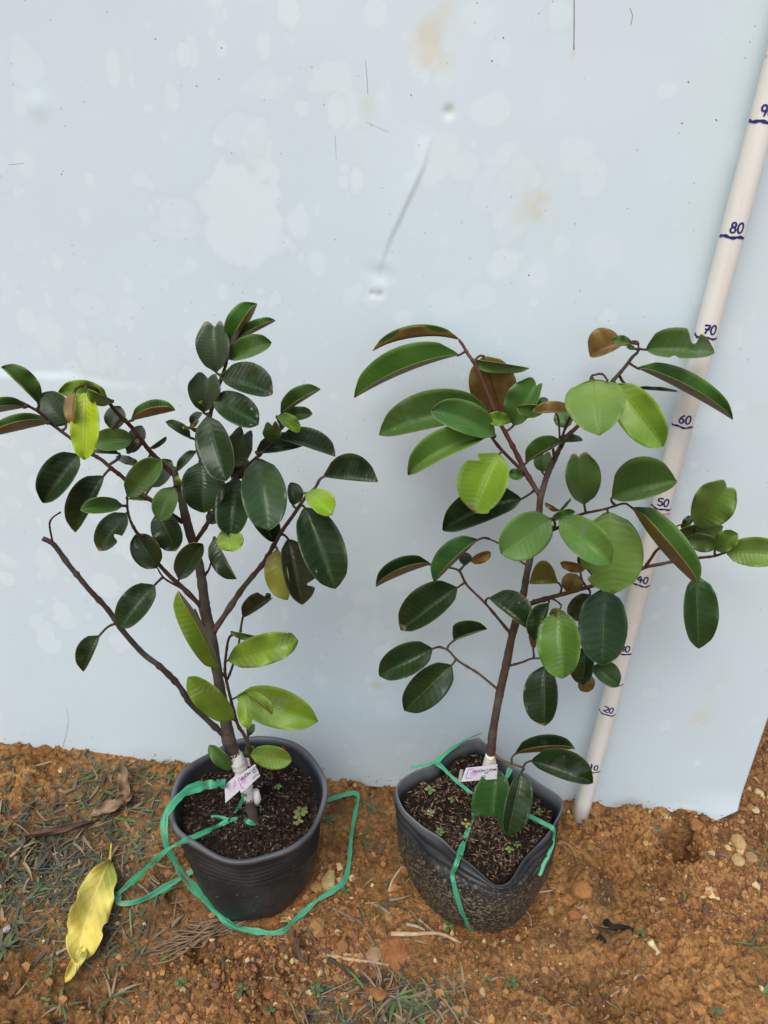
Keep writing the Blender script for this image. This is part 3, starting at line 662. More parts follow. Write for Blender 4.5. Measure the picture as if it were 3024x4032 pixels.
# ------------------------------------------------------------------ saplings
COLS = {'d': (.018, .038, .013, .31), 'g': (.042, .066, .036, .40), 'm': (.066, .132, .030, .40), 'b': (.150, .258, .026, .42),
        'l': (.115, .205, .038, .46), 'y': (.28, .39, .016, .42), 'k': (.13, .115, .020, .42), 'p': (.25, .26, .04, .42), 'r': (.035, .038, .020, .33), 'o': (.06, .12, .03, .4)}
def depth_of(P): return (P-CAM).dot(FWD)
class Plant:
    def __init__(s, name, Y, base, label, group):
        s.Y = Y; s.root = empty(name, base); tag(s.root, label, 'sapling', group); s.nodes = []; s.n = 0
    def pos(s, x, y, d): return at_y(x, y, s.Y-d)
    def near(s, x, y):
        A = np.array(s.nodes); k = int(np.argmin((A[:, 0]-x)**2+(A[:, 1]-y)**2)); return A[k]
    def branch(s, name, pts, ra, rb, d1=0.0, d0=None, col=(.075, .042, .030), parent=None, node=True, extra=None, steps=6):
        q = [px(*p_) for p_ in pts]
        if d0 is None: d0 = s.near(*q[0])[2] if s.nodes else 0.0
        q = [tuple(v) for v in catmull(q, steps)]; n = len(q)
        if extra is None: rad = [ra+(rb-ra)*i/(n-1) for i in range(n)]
        else: rad = list(np.interp(np.linspace(0, 1, n), np.linspace(0, 1, len(extra)), extra))
        W = []; Rr = []; rr_ = random.Random(len(s.nodes)+11)
        for i, (x, y) in enumerate(q):
            d = d0+(d1-d0)*i/(n-1); W.append(s.pos(x, y, d)); sw = 1+(.14*(rr_.random()-.3) if node else .0)+(.26 if node and name != 'trunk' and rr_.random() < .12 else 0)
            Rr.append(rad[i]*sw*depth_of(W[-1])/F_PX); s.nodes.append((x, y, d))
        V, Fc = tube(W, Rr, 12, .07, len(s.nodes))
        o = mk(name, V, Fc, BARK, parent or s.root, color=(*col, 1)); return o
    def leaf(s, c, bx, by, tx, ty, wl, wr, col, z=0.0, bow=0.0, k=1.0, heart=0.0, bites=(), arch=.6, pw=.53, pet=True, base_z=None, cols=None, wav=1.0, name='leaf'):
        f = CROP[c][2]; B = np.array(px(c, bx, by)); T = np.array(px(c, tx, ty))
        nd = s.near(*B); db = nd[2]+.30*z/100 if base_z is None else base_z/100
        dt = nd[2]+z/100
        rn = random.Random(int(bx*7+by*13+ord(c))); cc = cols or COLS[col]
        jit = 1+.10*(rn.random()-.5); colr = (cc[0]*jit, cc[1]*jit*(1+.06*(rn.random()-.5)), cc[2], cc[3])
        o = blade(name, s.root, lambda x, y, d: s.pos(x, y, d), B, T, wl*f, wr*f, db, dt, bow*f, k, heart, bites, arch/100, pw, colr, rn, wav)
        gap = math.hypot(nd[0]-B[0], nd[1]-B[1])
        if pet and 4 < gap < 150:
            a = s.pos(nd[0], nd[1], nd[2]); b = s.pos(B[0], B[1], db); dirn = (T-B)/np.linalg.norm(T-B)
            cpx = B-dirn*gap*.35; mid = s.pos(cpx[0]*.6+.4*nd[0], cpx[1]*.6+.4*nd[1], (db+nd[2])/2)
            e = s.pos(*(B+dirn*10), db+(dt-db)*10/np.linalg.norm(T-B))
            V, Fc = tube(catmull([tuple(a), tuple(mid), tuple(b), tuple(e)], 4), [.0013]*4+[.0011]*5+[.0009]*4, 7)
            mk('petiole', V, Fc, BARK, o, color=(.085, .045, .022, 1))
        s.n += 1; return o
def blade(name, parent, pos, B, T, wl, wr, db, dt, bow, k, heart, bites, arch, pw, color, rn, wav=1.0, ns=34, nc=5, mats=None):
    D = T-B; Lp = np.linalg.norm(D); d = D/Lp; S = np.array([-d[1], d[0]])
    mpp = depth_of(pos(B[0], B[1], db))/F_PX           # metres per pixel here
    if wl < 0 and wr < 0: wl, wr = wr, wl
    hw = max(abs(wl), abs(wr))*1.02; wl *= 1.04; wr *= 1.04
    ph = rn.uniform(0, 6.28); wfreq = rn.uniform(1.1, 2.6); ph2 = rn.uniform(.3, 1.6); curl = rn.uniform(-.006, .010)*Lp/250; fold = {-1: rn.uniform(.05, .42), 1: rn.uniform(.05, .42)}
    top = []; uvs = []
    for i in range(ns+1):
        u = i/ns; ue = (u*(1-min(.22, heart*1.7)))**k
        prof = max(0.0, 4*ue*(1-ue))**pw
        if u < .12: prof *= .55+.45*u/.12
        if u > .90 and heart < .03: prof = prof*(1-.35*(u-.9)/.1)
        if i == 0 or (i == ns and heart < .03): prof = .012
        cen = B+D*u+S*bow*4*u*(1-u)
        dep = db+(dt-db)*u+arch*4*u*(1-u)
        for j in range(-nc, nc+1):
            v = j/nc; w_ = wl if v < 0 else wr; sd = -1 if v < 0 else 1; a = abs(v)
            bite = 1.0
            for (bs, bu, bw, bd_) in bites:
                if bs == sd: bite -= bd_*math.exp(-((u-bu)/bw)**4)
            full = prof*hw*bite; app = max(-1, min(1, w_/hw))
            curv = a*(1.10-.10*a)                           # halves cup a little
            off = S*(sd*full*app*curv)
            lift = math.sqrt(max(0, 1-app*app))*full*mpp*a
            lift += .10*full*mpp*a*a*(1 if w_ > 0 else -1) + (fold[sd]*full*mpp*a if w_ > 0 else 0)
            lift += wav*.0019*math.sin(u*wfreq*6.28+ph+sd*ph2)*a*a + curl*(u-.3)**2*a + wav*.00010*math.sin(u*62-a*6)*a*(1.2-a)
            p2 = cen+off+d*(heart*Lp*(1.5*math.sin(math.pi*min(1, a*.92))-1.1*a**3)*max(0, (u-.35)/.65)**2)
            top.append(pos(p2[0], p2[1], dep+lift)); uvs.append((u, v*.5+.5))
    m_ = 2*nc+1; nv = len(top); A = np.array([tuple(q) for q in top]).reshape(ns+1, m_, 3)
    du = np.gradient(A, axis=0); dv = np.gradient(A, axis=1); nrm = np.cross(dv, du); nrm /= np.linalg.norm(nrm, axis=2, keepdims=True)+1e-12
    bot = A-nrm*.00038
    V = np.concatenate([A.reshape(-1, 3), bot.reshape(-1, 3)]); Fc = []; fm = []
    for i in range(ns):
        for j in range(m_-1):
            a = i*m_+j; q = (a, a+1, a+m_+1, a+m_)
            Fc.append(q); fm.append(0); Fc.append(tuple(x+nv for x in q[::-1])); fm.append(1)
    ring = [(i*m_) for i in range(ns+1)]+[ns*m_+j for j in range(1, m_)]+[i*m_+m_-1 for i in range(ns-1, -1, -1)]+[j for j in range(m_-2, 0, -1)]
    for a, b in zip(ring, ring[1:]+ring[:1]): Fc.append((a, b, b+nv, a+nv)); fm.append(2)
    return mk(name, V, Fc, mats or LEAF_M, parent, origin=tuple(A[0, nc]), fmat=fm, uv=uvs+uvs, color=color)

# ---- left sapling
g1 = hit(*px('P', 835, 1565), 0)
PL = Plant('sapling', g1.y, (g1.x, g1.y, g1.z-.004), 'bushy sapling with dark glossy leaves and grey-brown trunk in the round pot', 'grafted fruit saplings')
GREY = (.110, .088, .068); BRN = (.075, .036, .024); RED = (.085, .030, .018)
PL.branch('trunk', [('P', 840, 1620), ('P', 815, 1500), ('P', 755, 1290), ('P', 690, 1030), ('P', 600, 740), ('P', 510, 500), ('P', 425, 290), ('P', 398, 130), ('D', 395, 1763), ('D', 340, 1450), ('D', 302, 1210), ('D', 268, 1010), ('D', 225, 850), ('D', 210, 700), ('D', 185, 520), ('D', 150, 370), ('D', 112, 250), ('D', 60, 60), ('B', 30, 1690), ('B', 0, 1580), ('B', -20, 1500), ('A', 1420, 1435)],
          0, 0, .0, 0, GREY, extra=[20, 20, 20, 22, 23, 24, 26, 25, 22, 20, 20, 20, 23, 19, 18, 18, 18, 17, 15, 14, 13, 13])
PL.branch('branch', [('P', 400, 250), ('D', 372, 1850), ('D', 230, 1720), ('D', 100, 1590), ('D', 0, 1440), ('C', 1300, 1290), ('C', 1170, 1190), ('C', 1000, 1000), ('C', 880, 830), ('C', 740, 680), ('C', 640, 560), ('C', 550, 450), ('C', 440, 300), ('C', 350, 248)], 11, 9.5, .03, None, (.065, .047, .038))
PL.branch('twig', [('C', 430, 280), ('C', 405, 140), ('C', 430, 80), ('C', 495, 35)], 4, 3, .035, None, BRN)
PL.branch('branch', [('D', 190, 800), ('C', 1610, 770), ('C', 1480, 640), ('C', 1380, 550), ('C', 1220, 370), ('C', 1180, 270), ('C', 1110, 190), ('C', 1060, 90), ('C', 1040, 0), ('A', 1040, 1690)], 10, 4, .035, None, (.10, .062, .04))
PL.branch('twig', [('C', 1500, 665), ('C', 1370, 595), ('C', 1320, 550), ('C', 1285, 490)], 4.5, 3, .03, None, BRN)
PL.branch('branch', [('A', 1490, 1880), ('A', 1380, 1800), ('A', 1220, 1690), ('A', 1120, 1620), ('A', 1000, 1510), ('A', 910, 1440), ('A', 830, 1370), ('A', 740, 1315), ('A', 560, 1180), ('A', 440, 1090), ('A', 330, 990), ('A', 250, 940), ('A', 140, 885)], 9, 5, .02, None, BRN)
PL.branch('branch', [('A', 1430, 1500), ('A', 1310, 1390), ('A', 1200, 1270), ('A', 1080, 1110), ('A', 960, 990), ('A', 890, 905), ('A', 830, 850), ('A', 780, 790), ('A', 690, 765), ('A', 620, 790), ('A', 605, 850)], 10, 4, .05, None, RED)
PL.branch('branch', [('D', 290, 1010), ('D', 400, 850), ('D', 520, 670), ('D', 600, 570), ('D', 700, 450), ('D', 770, 330), ('D', 850, 190), ('D', 950, 50), ('B', 1040, 1680), ('B', 1120, 1600), ('B', 1160, 1530), ('B', 1200, 1505)], 12, 4.5, -.01, None, (.10, .062, .045))
PL.branch('branch', [('D', 140, 280), ('D', 240, 130), ('B', 400, 1600), ('B', 520, 1470), ('B', 600, 1390), ('B', 700, 1300), ('B', 790, 1210), ('B', 840, 1110), ('B', 815, 1030)], 9, 5, -.03, None, BRN)
PL.branch('branch', [('B', 30, 1700), ('B', 150, 1500), ('B', 230, 1200), ('B', 265, 1010), ('B', 290, 900), ('B', 340, 750), ('B', 390, 600), ('B', 420, 470), ('B', 450, 410)], 9, 5, -.02, None, BRN)
PL.branch('shoot', [('P', 850, 1000), ('P', 790, 650), ('P', 770, 480), ('P', 720, 300), ('P', 650, 150), ('P', 560, 0), ('D', 430, 1550), ('D', 395, 1400), ('D', 385, 1300), ('D', 400, 1150), ('D', 420, 1060), ('D', 455, 1030)], 8, 4.5, .03, -.012, (.10, .040, .018))
PL.branch('shoot', [('P', 765, 430), ('P', 735, 250), ('P', 715, 80)], 4, 3, -.02, None, RED)
PL.branch('twig', [('D', 440, 1565), ('D', 545, 1515), ('D', 572, 1520)], 4, 3, .05, None, RED)
PL.branch('twig', [('D', 400, 1410), ('D', 430, 1340), ('D', 490, 1150), ('D', 520, 950), ('D', 530, 905)], 5, 4, -.02, None, BRN)
PL.branch('twig', [('D', 390, 1390), ('D', 365, 1350), ('D', 325, 1270)], 4, 3, .035, None, RED)
PL.branch('twig', [('D', 225, 545), ('D', 262, 480), ('D', 300, 300)], 5, 3, .02, None, BRN)
PL.branch('twig', [('D', 260, 1030), ('D', 190, 930), ('D', 140, 830)], 3.5, 3, .015, None, BRN)
PL.branch('twig', [('A', 1470, 1850), ('A', 1395, 1800), ('A', 1415, 1730)], 4, 3, .03, None, BRN)
for a in [
 ('A', 318, 915, 10, 612, -8, 135, 'm', 1), ('A', 210, 942, -180, 1010, -45, 115, 'm', 2), ('A', 400, 1072, -100, 1185, -70, 130, 'm', 3),
 ('A', 540, 1085, 345, 825, 120, 125, 'g', -2), ('A', 885, 890, 478, 815, 30, 130, 'b', .5), ('A', 605, 812, 598, 1088, -15, -80, 'o', 2.5),
 ('A', 700, 812, 690, 1368, 110, 122, 'y', 4), ('A', 920, 888, 710, 795, 85, 6, 'l', 4), ('A', 900, 1115, 985, 935, 90, 75, 'g', -3),
 ('A', 1085, 1205, 740, 1230, 75, 105, 'm', -1), ('A', 1040, 1310, 1165, 1095, 75, 70, 'd', -3), ('A', 1072, 1050, 1430, 965, 125, -65, 'm', 2),
 ('A', 1230, 1275, 1358, 1182, 6, 32, 'g', 0), ('A', 975, 1320, 745, 1310, 2, 42, 'g', -2), ('A', 1130, 1400, 948, 1345, 35, 32, 'g', -4),
 ('A', 1040, 1670, 1312, 1370, 130, 85, 'm', 4), ('A', 1235, 1590, 1400, 1375, 100, 70, 'g', -4), ('A', 645, 1325, 350, 1720, 85, 180, 'd', 2),
 ('A', 848, 1500, 612, 1962, 25, 185, 'd', 2), ('A', 1000, 1745, 657, 1775, 42, 85, 'm', 4), ('A', 1225, 1700, 1055, 1690, 4, 45, 'm', -1),
 ('A', 1415, 1595, 1305, 1865, 75, 115, 'm', 4), ('A', 1290, 1800, 1440, 2110, 108, 125, 'd', 2),
 ('C', 1285, 487, 1110, 215, 125, 105, 'd', -2), ('C', 1460, 585, 1655, 295, 122, 60, 'd', 4), ('C', 1262, 630, 975, 985, 88, 150, 'd', 4), ('C', 812, 1042, 680, 1335, 14, 125, 'd', 1),
 ('D', 455, 1730, 85, 1380, 130, 88, 'b', 4), ('P', 780, 490, 1445, 605, 180, 190, 'b', 3), ('P', 480, 745, 95, 350, 140, 95, 'm', .5), ('P', 735, 545, 820, 355, 100, 30, 'm', -1),
 ('P', 745, 190, 830, 0, 60, 50, 'm', -2), ('D', 420, 180, 440, 355, 105, 112, 'b', 4), ('D', 300, 240, 480, 580, -16, 125, 'd', 2),
 ('B', 485, 1520, 430, 1995, 122, 152, 'd', 5), ('B', 795, 2042, 600, 1820, 40, 135, 'd', -3), ('B', 240, 1012, 395, 1540, 120, 165, 'd', 6),
 ('B', 190, 1385, 215, 1800, 180, 168, 'd', 3), ('B', 150, 1300, 0, 1460, 10, 60, 'g', 1), ('B', 250, 1800, 312, 1890, 40, 50, 'd', 0),
 ('B', 440, 1510, 575, 1370, 70, 80, 'd', -2), ('B', 640, 1305, 1050, 1235, 120, 28, 'g', -2), ('B', 940, 1738, 920, 1555, 30, 95, 'g', -2),
 ('B', 860, 1005, 1100, 990, 62, 45, 'm', -1), ('B', 810, 1015, 990, 1150, 85, 20, 'b', 2), ('B', 235, 930, 165, 885, 12, 16, 'b', 1), ('A', 1555, 1190, 1352, 1062, 15, 65, 'g', 1),
 ('A', 1560, 1090, 1650, 985, 55, 10, 'g', -2), ('A', 1565, 1115, 1485, 1105, 10, 15, 'b', 2), ('B', 115, 1110, 175, 1050, -16, -10, 'o', 1), ('B', 850, 1115, 885, 1065, 30, 10, 'm', -2),
 ('A', 1475, 1590, 1440, 1500, 25, 20, 'b', .5)]: PL.leaf(*a[:8], z=a[8])
PL.leaf('C', 1030, 47, 805, 350, 78, 130, 'd', z=2.5, bites=[(-1, .52, .06, .75)])
PL.leaf('D', 345, 1320, 5, 680, 175, -48, 'b', z=3.5, bow=48)
PL.leaf('D', 410, 1245, 985, 1085, 132, 118, 'b', z=4, bites=[(-1, .96, .05, -.5)], arch=1.6, wav=2.2)
PL.leaf('D', 440, 1012, 650, 1055, 6, 45, 'm', z=0)
PL.leaf('D', 545, 1520, 575, 1800, 42, 75, 'b', z=4, bites=[(-1, .52, .08, .5)])
PL.leaf('D', 565, 1520, 770, 1688, 75, -16, 'b', z=4.5)
PL.leaf('D', 480, 1540, 1142, 1747, 168, 150, 'b', z=2, k=.92, pw=.66)
PL.leaf('D', 530, 895, 760, 738, 112, 14, 'r', z=1, bites=[(-1, .9, .08, .5)], heart=.05)
PL.leaf('D', 812, 335, 895, 750, 45, 142, 'p', z=2)
PL.leaf('D', 900, 255, 1015, 790, 165, 95, 'r', z=3, bites=[(-1, .72, .045, .5)], k=.95)
PL.leaf('D', 1035, -6, 1290, 660, 195, 152, 'd', z=5)
PL.leaf('B', 650, 1357, 740, 1945, 190, 168, 'm', z=7, cols=(.034, .070, .026, .36))
PL.leaf('B', 440, 1440, 540, 1165, 115, 100, 'g', z=1, heart=.14)
PL.leaf('B', 825, 1195, 1288, 1343, 150, 5, 'g', z=-1, bow=-8)
PL.leaf('B', 1185, 1505, 1632, 1549, 205, 8, 'd', z=2, k=.95, pw=.7)
PL.leaf('B', 1040, 1640, 1262, 1815, 125, 62, 'y', z=5, k=1.2, cols=(.20, .36, .025, .4))
PL.leaf('B', 845, 1000, 1165, 797, 125, -28, 'm', z=1)
PL.leaf('B', 790, 1230, 772, 1090, 85, 62, 'm', z=2, heart=.18)
PL.leaf('B', 425, 440, 648, 98, 172, -55, 'm', z=1, bow=25, k=1.1, cols=(.075, .185, .035, .36))
PL.leaf('B', 450, 420, 800, 235, 90, -32, 'm', z=1, cols=(.075, .185, .035, .36))
PL.leaf('B', 405, 550, 765, 415, 125, 45, 'm', z=2, k=1.1)
PL.leaf('B', 315, 655, 302, 285, 160, 108, 'g', z=-1, heart=.10, k=1.15)
PL.leaf('B', 350, 695, 772, 832, 190, 58, 'd', z=4)
PL.leaf('B', 285, 860, 660, 1078, 142, 98, 'd', z=5)
PL.leaf('B', 210, 980, 245, 705, 150, 110, 'g', z=1, heart=.12, k=1.2)

# ---- right sapling
g2 = hit(*px('R', 885, 500), 0)
PR_ = Plant('sapling', g2.y-.005, (g2.x, g2.y, g2.z-.004), 'open sapling with long mid-green leaves and slender brown stem in the bag pot', 'grafted fruit saplings')
TAN = (.105, .066, .044)
PR_.branch('trunk', [('R', 880, 520), ('R', 880, 420), ('R', 890, 300), ('R', 905, 150), ('R', 930, 0), ('G', 1180, 1500), ('G', 1230, 1280), ('G', 1270, 1080), ('G', 1300, 960), ('G', 1370, 700), ('G', 1400, 530), ('G', 1440, 350), ('G', 1490, 120), ('E', 1610, 1600), ('E', 1620, 1545), ('F', 60, 1330), ('F', 100, 1200), ('F', 150, 1090), ('F', 190, 1010), ('F', 240, 930), ('F', 330, 840), ('F', 450, 680), ('F', 560, 540), ('F', 640, 450), ('F', 700, 370), ('F', 740, 330), ('F', 742, 265)],
           0, 0, -.04, .0, TAN, extra=[18, 18, 18, 16, 16, 16, 16, 15, 15, 14, 13, 13, 13, 13, 13, 12, 12, 11, 9, 8.5, 8, 8, 7.5, 7, 6.5, 5, 3])
PR_.branch('branch', [('E', 1610, 1560), ('E', 1500, 1380), ('E', 1400, 1180), ('E', 1330, 1050), ('E', 1280, 960), ('E', 1220, 820), ('E', 1160, 670), ('E', 1080, 490), ('E', 1020, 400), ('E', 980, 330), ('E', 950, 290)], 10, 5, -.07, None, (.115, .045, .028))
PR_.branch('branch', [('E', 1490, 1380), ('E', 1310, 1200), ('E', 1220, 1090), ('E', 1170, 1030)], 7, 4, -.01, None, (.09, .035, .025))
PR_.branch('twig', [('F', 150, 1095), ('F', 137, 1005)], 6, 5.5, .0, None, TAN)
PR_.branch('twig', [('F', 190, 1010), ('F', 215, 900), ('F', 270, 770), ('F', 300, 740)], 5.5, 4, .0, None, BRN)
PR_.branch('twig', [('F', 188, 970), ('F', 175, 800), ('F', 130, 740)], 4, 3, -.02, None, BRN)
PR_.branch('twig', [('F', 340, 830), ('F', 400, 535), ('F', 440, 495), ('F', 490, 492), ('F', 525, 535)], 4, 4, .02, None, RED)
PR_.branch('branch', [('G', 1480, 200), ('H', 0, 200), ('H', 130, 160), ('H', 190, 130), ('F', 280, 1505), ('F', 360, 1475), ('F', 430, 1460), ('F', 520, 1440), ('F', 640, 1405), ('F', 692, 1430)], 7, 4, .035, None, (.085, .036, .026))
PR_.branch('branch', [('G', 1380, 800), ('G', 1440, 778), ('G', 1560, 740), ('H', 0, 665), ('H', 150, 625), ('H', 420, 550), ('H', 620, 480), ('H', 790, 420), ('H', 910, 395), ('H', 1050, 365), ('H', 1200, 350), ('H', 1280, 340), ('H', 1350, 318)], 10, 4.5, .01, None, (.10, .055, .04))
PR_.branch('twig', [('H', 790, 420), ('H', 830, 360), ('H', 890, 285), ('H', 1000, 265), ('H', 1060, 250), ('H', 1110, 200), ('H', 1145, 145)], 6, 4.5, .01, None, RED)
PR_.branch('twig', [('H', 1020, 262), ('H', 1010, 140), ('H', 1060, 115)], 3, 3, -.01, None, RED)
PR_.branch('branch', [('G', 1160, 1480), ('G', 1000, 1350), ('G', 840, 1250), ('G', 760, 1165), ('G', 690, 1135)], 5, 4, .0, None, (.14, .095, .05))
PR_.branch('branch', [('G', 1265, 1025), ('G', 1060, 780), ('G', 910, 630), ('G', 850, 520), ('G', 780, 490), ('G', 680, 480)], 5.5, 3.5, .0, None, (.13, .08, .05))
PR_.branch('twig', [('G', 1390, 465), ('G', 1290, 395), ('G', 1200, 310), ('G', 1140, 275), ('G', 1090, 252)], 4, 3.5, .0, None, (.12, .07, .045))
PR_.branch('twig', [('G', 1270, 1285), ('G', 1360, 1260), ('G', 1440, 1230), ('G', 1530, 1230)], 4.5, 4, .01, None, TAN)
PR_.branch('twig', [('H', 90, 645), ('H', 140, 645), ('H', 195, 685), ('H', 188, 716)], 3.5, 3, .035, None, RED)
PR_.branch('twig', [('R', 892, 305), ('R', 960, 350), ('R', 1030, 380), ('R', 1110, 405), ('R', 1130, 420)], 6, 4, .03, None, (.16, .10, .06))
for a in [
 ('E', 1200, 870, 295, 1065, 75, 225, 'm', -.5, dict(bow=45)), ('E', 1245, 1065, 720, 860, 90, 162, 'l', 1.5, dict(bow=15, cols=(.070, .155, .04, .42))), ('E', 1165, 1080, 532, 1390, 55, 172, 'l', 3, dict(bow=50)),
 ('E', 1280, 1215, 1075, 1695, 170, 222, 'b', 4, dict(bow=18, bites=[(-1, .97, .06, -.5), (1, .22, .05, .35)])), ('E', 1460, 1585, 815, 1840, 100, 175, 'd', -1.5, dict(bow=40)),
 ('E', 950, 410, 95, 762, -38, 212, 'l', 0, dict(bow=35, cols=(.092, .190, .035, .4))), ('E', 955, 285, 245, 375, -88, 99, 'm', -1, dict(bow=66)),
 ('E', 1150, 420, 1300, 905, -190, -185, 'o', -4, dict()), ('E', 1062, 447, 1520, 517, 3, 82, 'l', -3, dict(k=.6)), ('E', 1375, 940, 1175, 930, 50, 62, 'b', 3, dict(k=1.2)),
 ('E', 1395, 985, 1582, 660, 175, 75, 'l', 1, dict(heart=.08, cols=(.070, .155, .04, .42))), ('E', 1655, 850, 1420, 840, 78, 28, 'l', 2, dict(k=1.15)), ('F', 270, 752, 0, 765, -6, -78, 'o', 1.5, dict()),
 ('E', 1495, 1295, 1792, 1126, 132, -18, 'm', 1, dict()), ('F', 62, 1180, 75, 1060, 65, 70, 'm', -2, dict(heart=.15)), ('E', 1475, 1395, 1350, 1380, 40, 50, 'm', 0, dict()),
 ('F', 640, 270, 402, 370, -25, -165, 'o', -1, dict(k=1.1)), ('F', 692, 272, 560, 250, 25, 45, 'm', 2, dict()), ('F', 720, 312, 655, 280, 22, 14, 'l', 2, dict()),
 ('F', 797, 318, 1282, 340, 165, 45, 'm', 1, dict(bites=[(-1, .69, .07, .62), (1, .42, .05, .35)], k=.92)), ('F', 735, 448, 1408, 812, 140, -48, 'm', 2, dict(bow=-14, cols=(.065, .16, .035, .38))),
 ('F', 715, 592, 1020, 615, 24, 0, 'g', -3, dict()), ('F', 425, 528, 467, 922, 205, 215, 'l', 7, dict(k=.70, pw=.72)), ('F', 585, 560, 917, 1000, 142, 150, 'b', 5, dict()),
 ('F', 360, 1412, 320, 1075, 105, 140, 'm', 2, dict(heart=.06, k=1.1)), ('F', 555, 1365, 1015, 1250, 235, 55, 'm', 3, dict(bow=4)), ('F', 1148, 1570, 1368, 1292, 142, 150, 'l', 3, dict(heart=.06, k=1.15)),
 ('F', 180, 1455, 85, 1398, -28, -8, 'o', 0, dict()), ('F', 195, 1452, 266, 1370, 8, 12, 'm', 0, dict()), ('F', 125, 1530, 300, 1465, 45, 10, 'm', 1, dict()),
 ('H', 185, 75, 550, 392, 140, 110, 'l', 9, dict(arch=2.0, cols=(.092, .190, .04, .4))), ('H', 525, 25, 560, 602, 232, 205, 'l', 3, dict(k=1.05, bites=[(1, .74, .05, .3)], heart=.01)),
 ('H', 700, 0, 1162, 548, 185, -75, 'm', 5, dict(bow=34, cols=(.070, .155, .035, .38))), ('H', 1050, 250, 1188, 472, -28, 8, 'o', 3, dict()), ('H', 1090, 210, 1312, 250, 42, 82, 'm', 1, dict()),
 ('H', 1020, 170, 1342, 130, 35, 100, 'm', -2, dict()), ('H', 1060, 145, 1132, 60, 40, 20, 'd', -2, dict()), ('H', 1285, 298, 1445, 185, 80, 58, 'l', 2, dict()),
 ('H', 1360, 310, 1800, 330, 112, 92, 'l', 3, dict()), ('H', 1150, 480, 1168, 992, 150, 92, 'd', 2, dict(cols=(.026, .066, .020, .34))), ('H', 500, 570, 490, 1112, 165, 175, 'd', 4, dict(cols=(.022, .056, .028, .36))),
 ('H', 400, 615, 255, 780, 95, 70, 'd', 0, dict()), ('H', 185, 718, 207, 1207, 130, 165, 'b', 6, dict(cols=(.075, .165, .025, .4))), ('H', 375, 980, 350, 1254, 62, 105, 'd', 1, dict()),
 ('H', 405, 1180, 335, 1292, -65, -50, 'o', 0, dict()), ('H', 420, 1120, 600, 1262, 105, 45, 'g', 2, dict(cols=(.04, .095, .035, .38))), ('G', 1545, 1290, 1540, 1780, 105, 170, 'd', 4, dict()),
 ('G', 1090, 735, 1412, 987, 185, 12, 'd', 4, dict()), ('G', 1578, 775, 1465, 1087, 20, 118, 'd', 4.5, dict()), ('H', 120, 772, 180, 710, 30, 20, 'k', 3, dict()),
 ('G', 1450, 1150, 1420, 1020, -15, -42, 'o', 1, dict()), ('G', 1655, 612, 1418, 618, 4, 182, 'k', 0, dict(pw=.7)), ('H', 372, 425, 192, 382, -50, -20, 'o', 1, dict()),
 ('H', 240, 590, 300, 465, -70, -85, 'o', 0, dict()), ('G', 618, 460, 165, 645, -52, 138, 'd', 1, dict(bow=12)), ('G', 1000, 260, 645, 607, -28, 165, 'd', 2, dict(cols=(.035, .095, .028, .34))),
 ('G', 885, 460, 868, 365, 30, 72, 'g', 0, dict()), ('G', 932, 436, 1102, 362, -32, -55, 'o', .5, dict(k=1.2)), ('G', 832, 650, 370, 997, 95, 190, 'd', 1, dict()), ('G', 800, 1086, 1072, 990, 128, -14, 'd', 0, dict(k=.62)),
 ('G', 628, 1150, 190, 1368, 112, 145, 'd', 1.5, dict()), ('G', 785, 1283, 400, 1655, 142, 140, 'd', 1.5, dict()), ('G', 1592, 85, 1190, 375, 172, 175, 'l', 6, dict(pw=.5, cols=(.092, .190, .045, .42))),
 ('R', 942, 420, 885, 942, 108, 160, 'd', 5, dict(cols=(.030, .090, .022, .36))), ('R', 1110, 447, 1010, 910, 125, 62, 'd', 5, dict()), ('R', 1182, 362, 1630, 522, 162, 45, 'd', 3, dict()), ('R', 1068, 310, 1500, 272, 118, -38, 'd', .5, dict()),
 ('F', 230, 870, 200, 735, 70, 60, 'm', -3, dict()), ('F', 165, 960, 350, 958, 45, 10, 'g', -3, dict()), ('F', 30, 700, 105, 675, 35, 20, 'm', -2, dict()), ('H', 330, 420, 360, 250, 30, 20, 'd', 0, dict())]:
    PR_.leaf(*a[:8], z=a[8], **a[9])
print('leaves', PL.n, PR_.n)

# ---- grafting tape
TAPE = simple('grafting_tape', [(.3, (.52, .46, .36)), (.5, (.70, .67, .60)), (.75, (.76, .75, .72))], 60, 5, .5, .6, .002, .4)
def tape(plant, pts, rads, d=0.0):
    q = [tuple(v) for v in catmull([px(*p_) for p_ in pts], 6)]; n = len(q)
    rad = np.interp(np.linspace(0, 1, n), np.linspace(0, 1, len(rads)), rads); W = [plant.pos(x, y, d) for x, y in q]
    V, Fc = tube(W, [rad[i]*(1+.06*math.sin(i*2.1))*depth_of(W[i])/F_PX for i in range(n)], 22, .10, 5)
    mk('grafting_tape', V, Fc, TAPE, plant.root)
tape(PL, [('P', 475, 425), ('P', 560, 600), ('P', 620, 760), ('P', 690, 1000), ('P', 740, 1230)], [22, 30, 28, 25, 26, 22])
tape(PR_, [('R', 885, 322), ('R', 882, 360), ('R', 880, 400), ('R', 878, 440)], [18, 23, 27, 29])
V, Fc = tube([PL.pos(*px('P', 850, 1100), -.004), PL.pos(*px('P', 870, 1230), -.004), PL.pos(*px('P', 880, 1310), -.004)], [.004, .0052, .003], 14, .1); mk('tape_end', V, Fc, TAPE, PL.root)

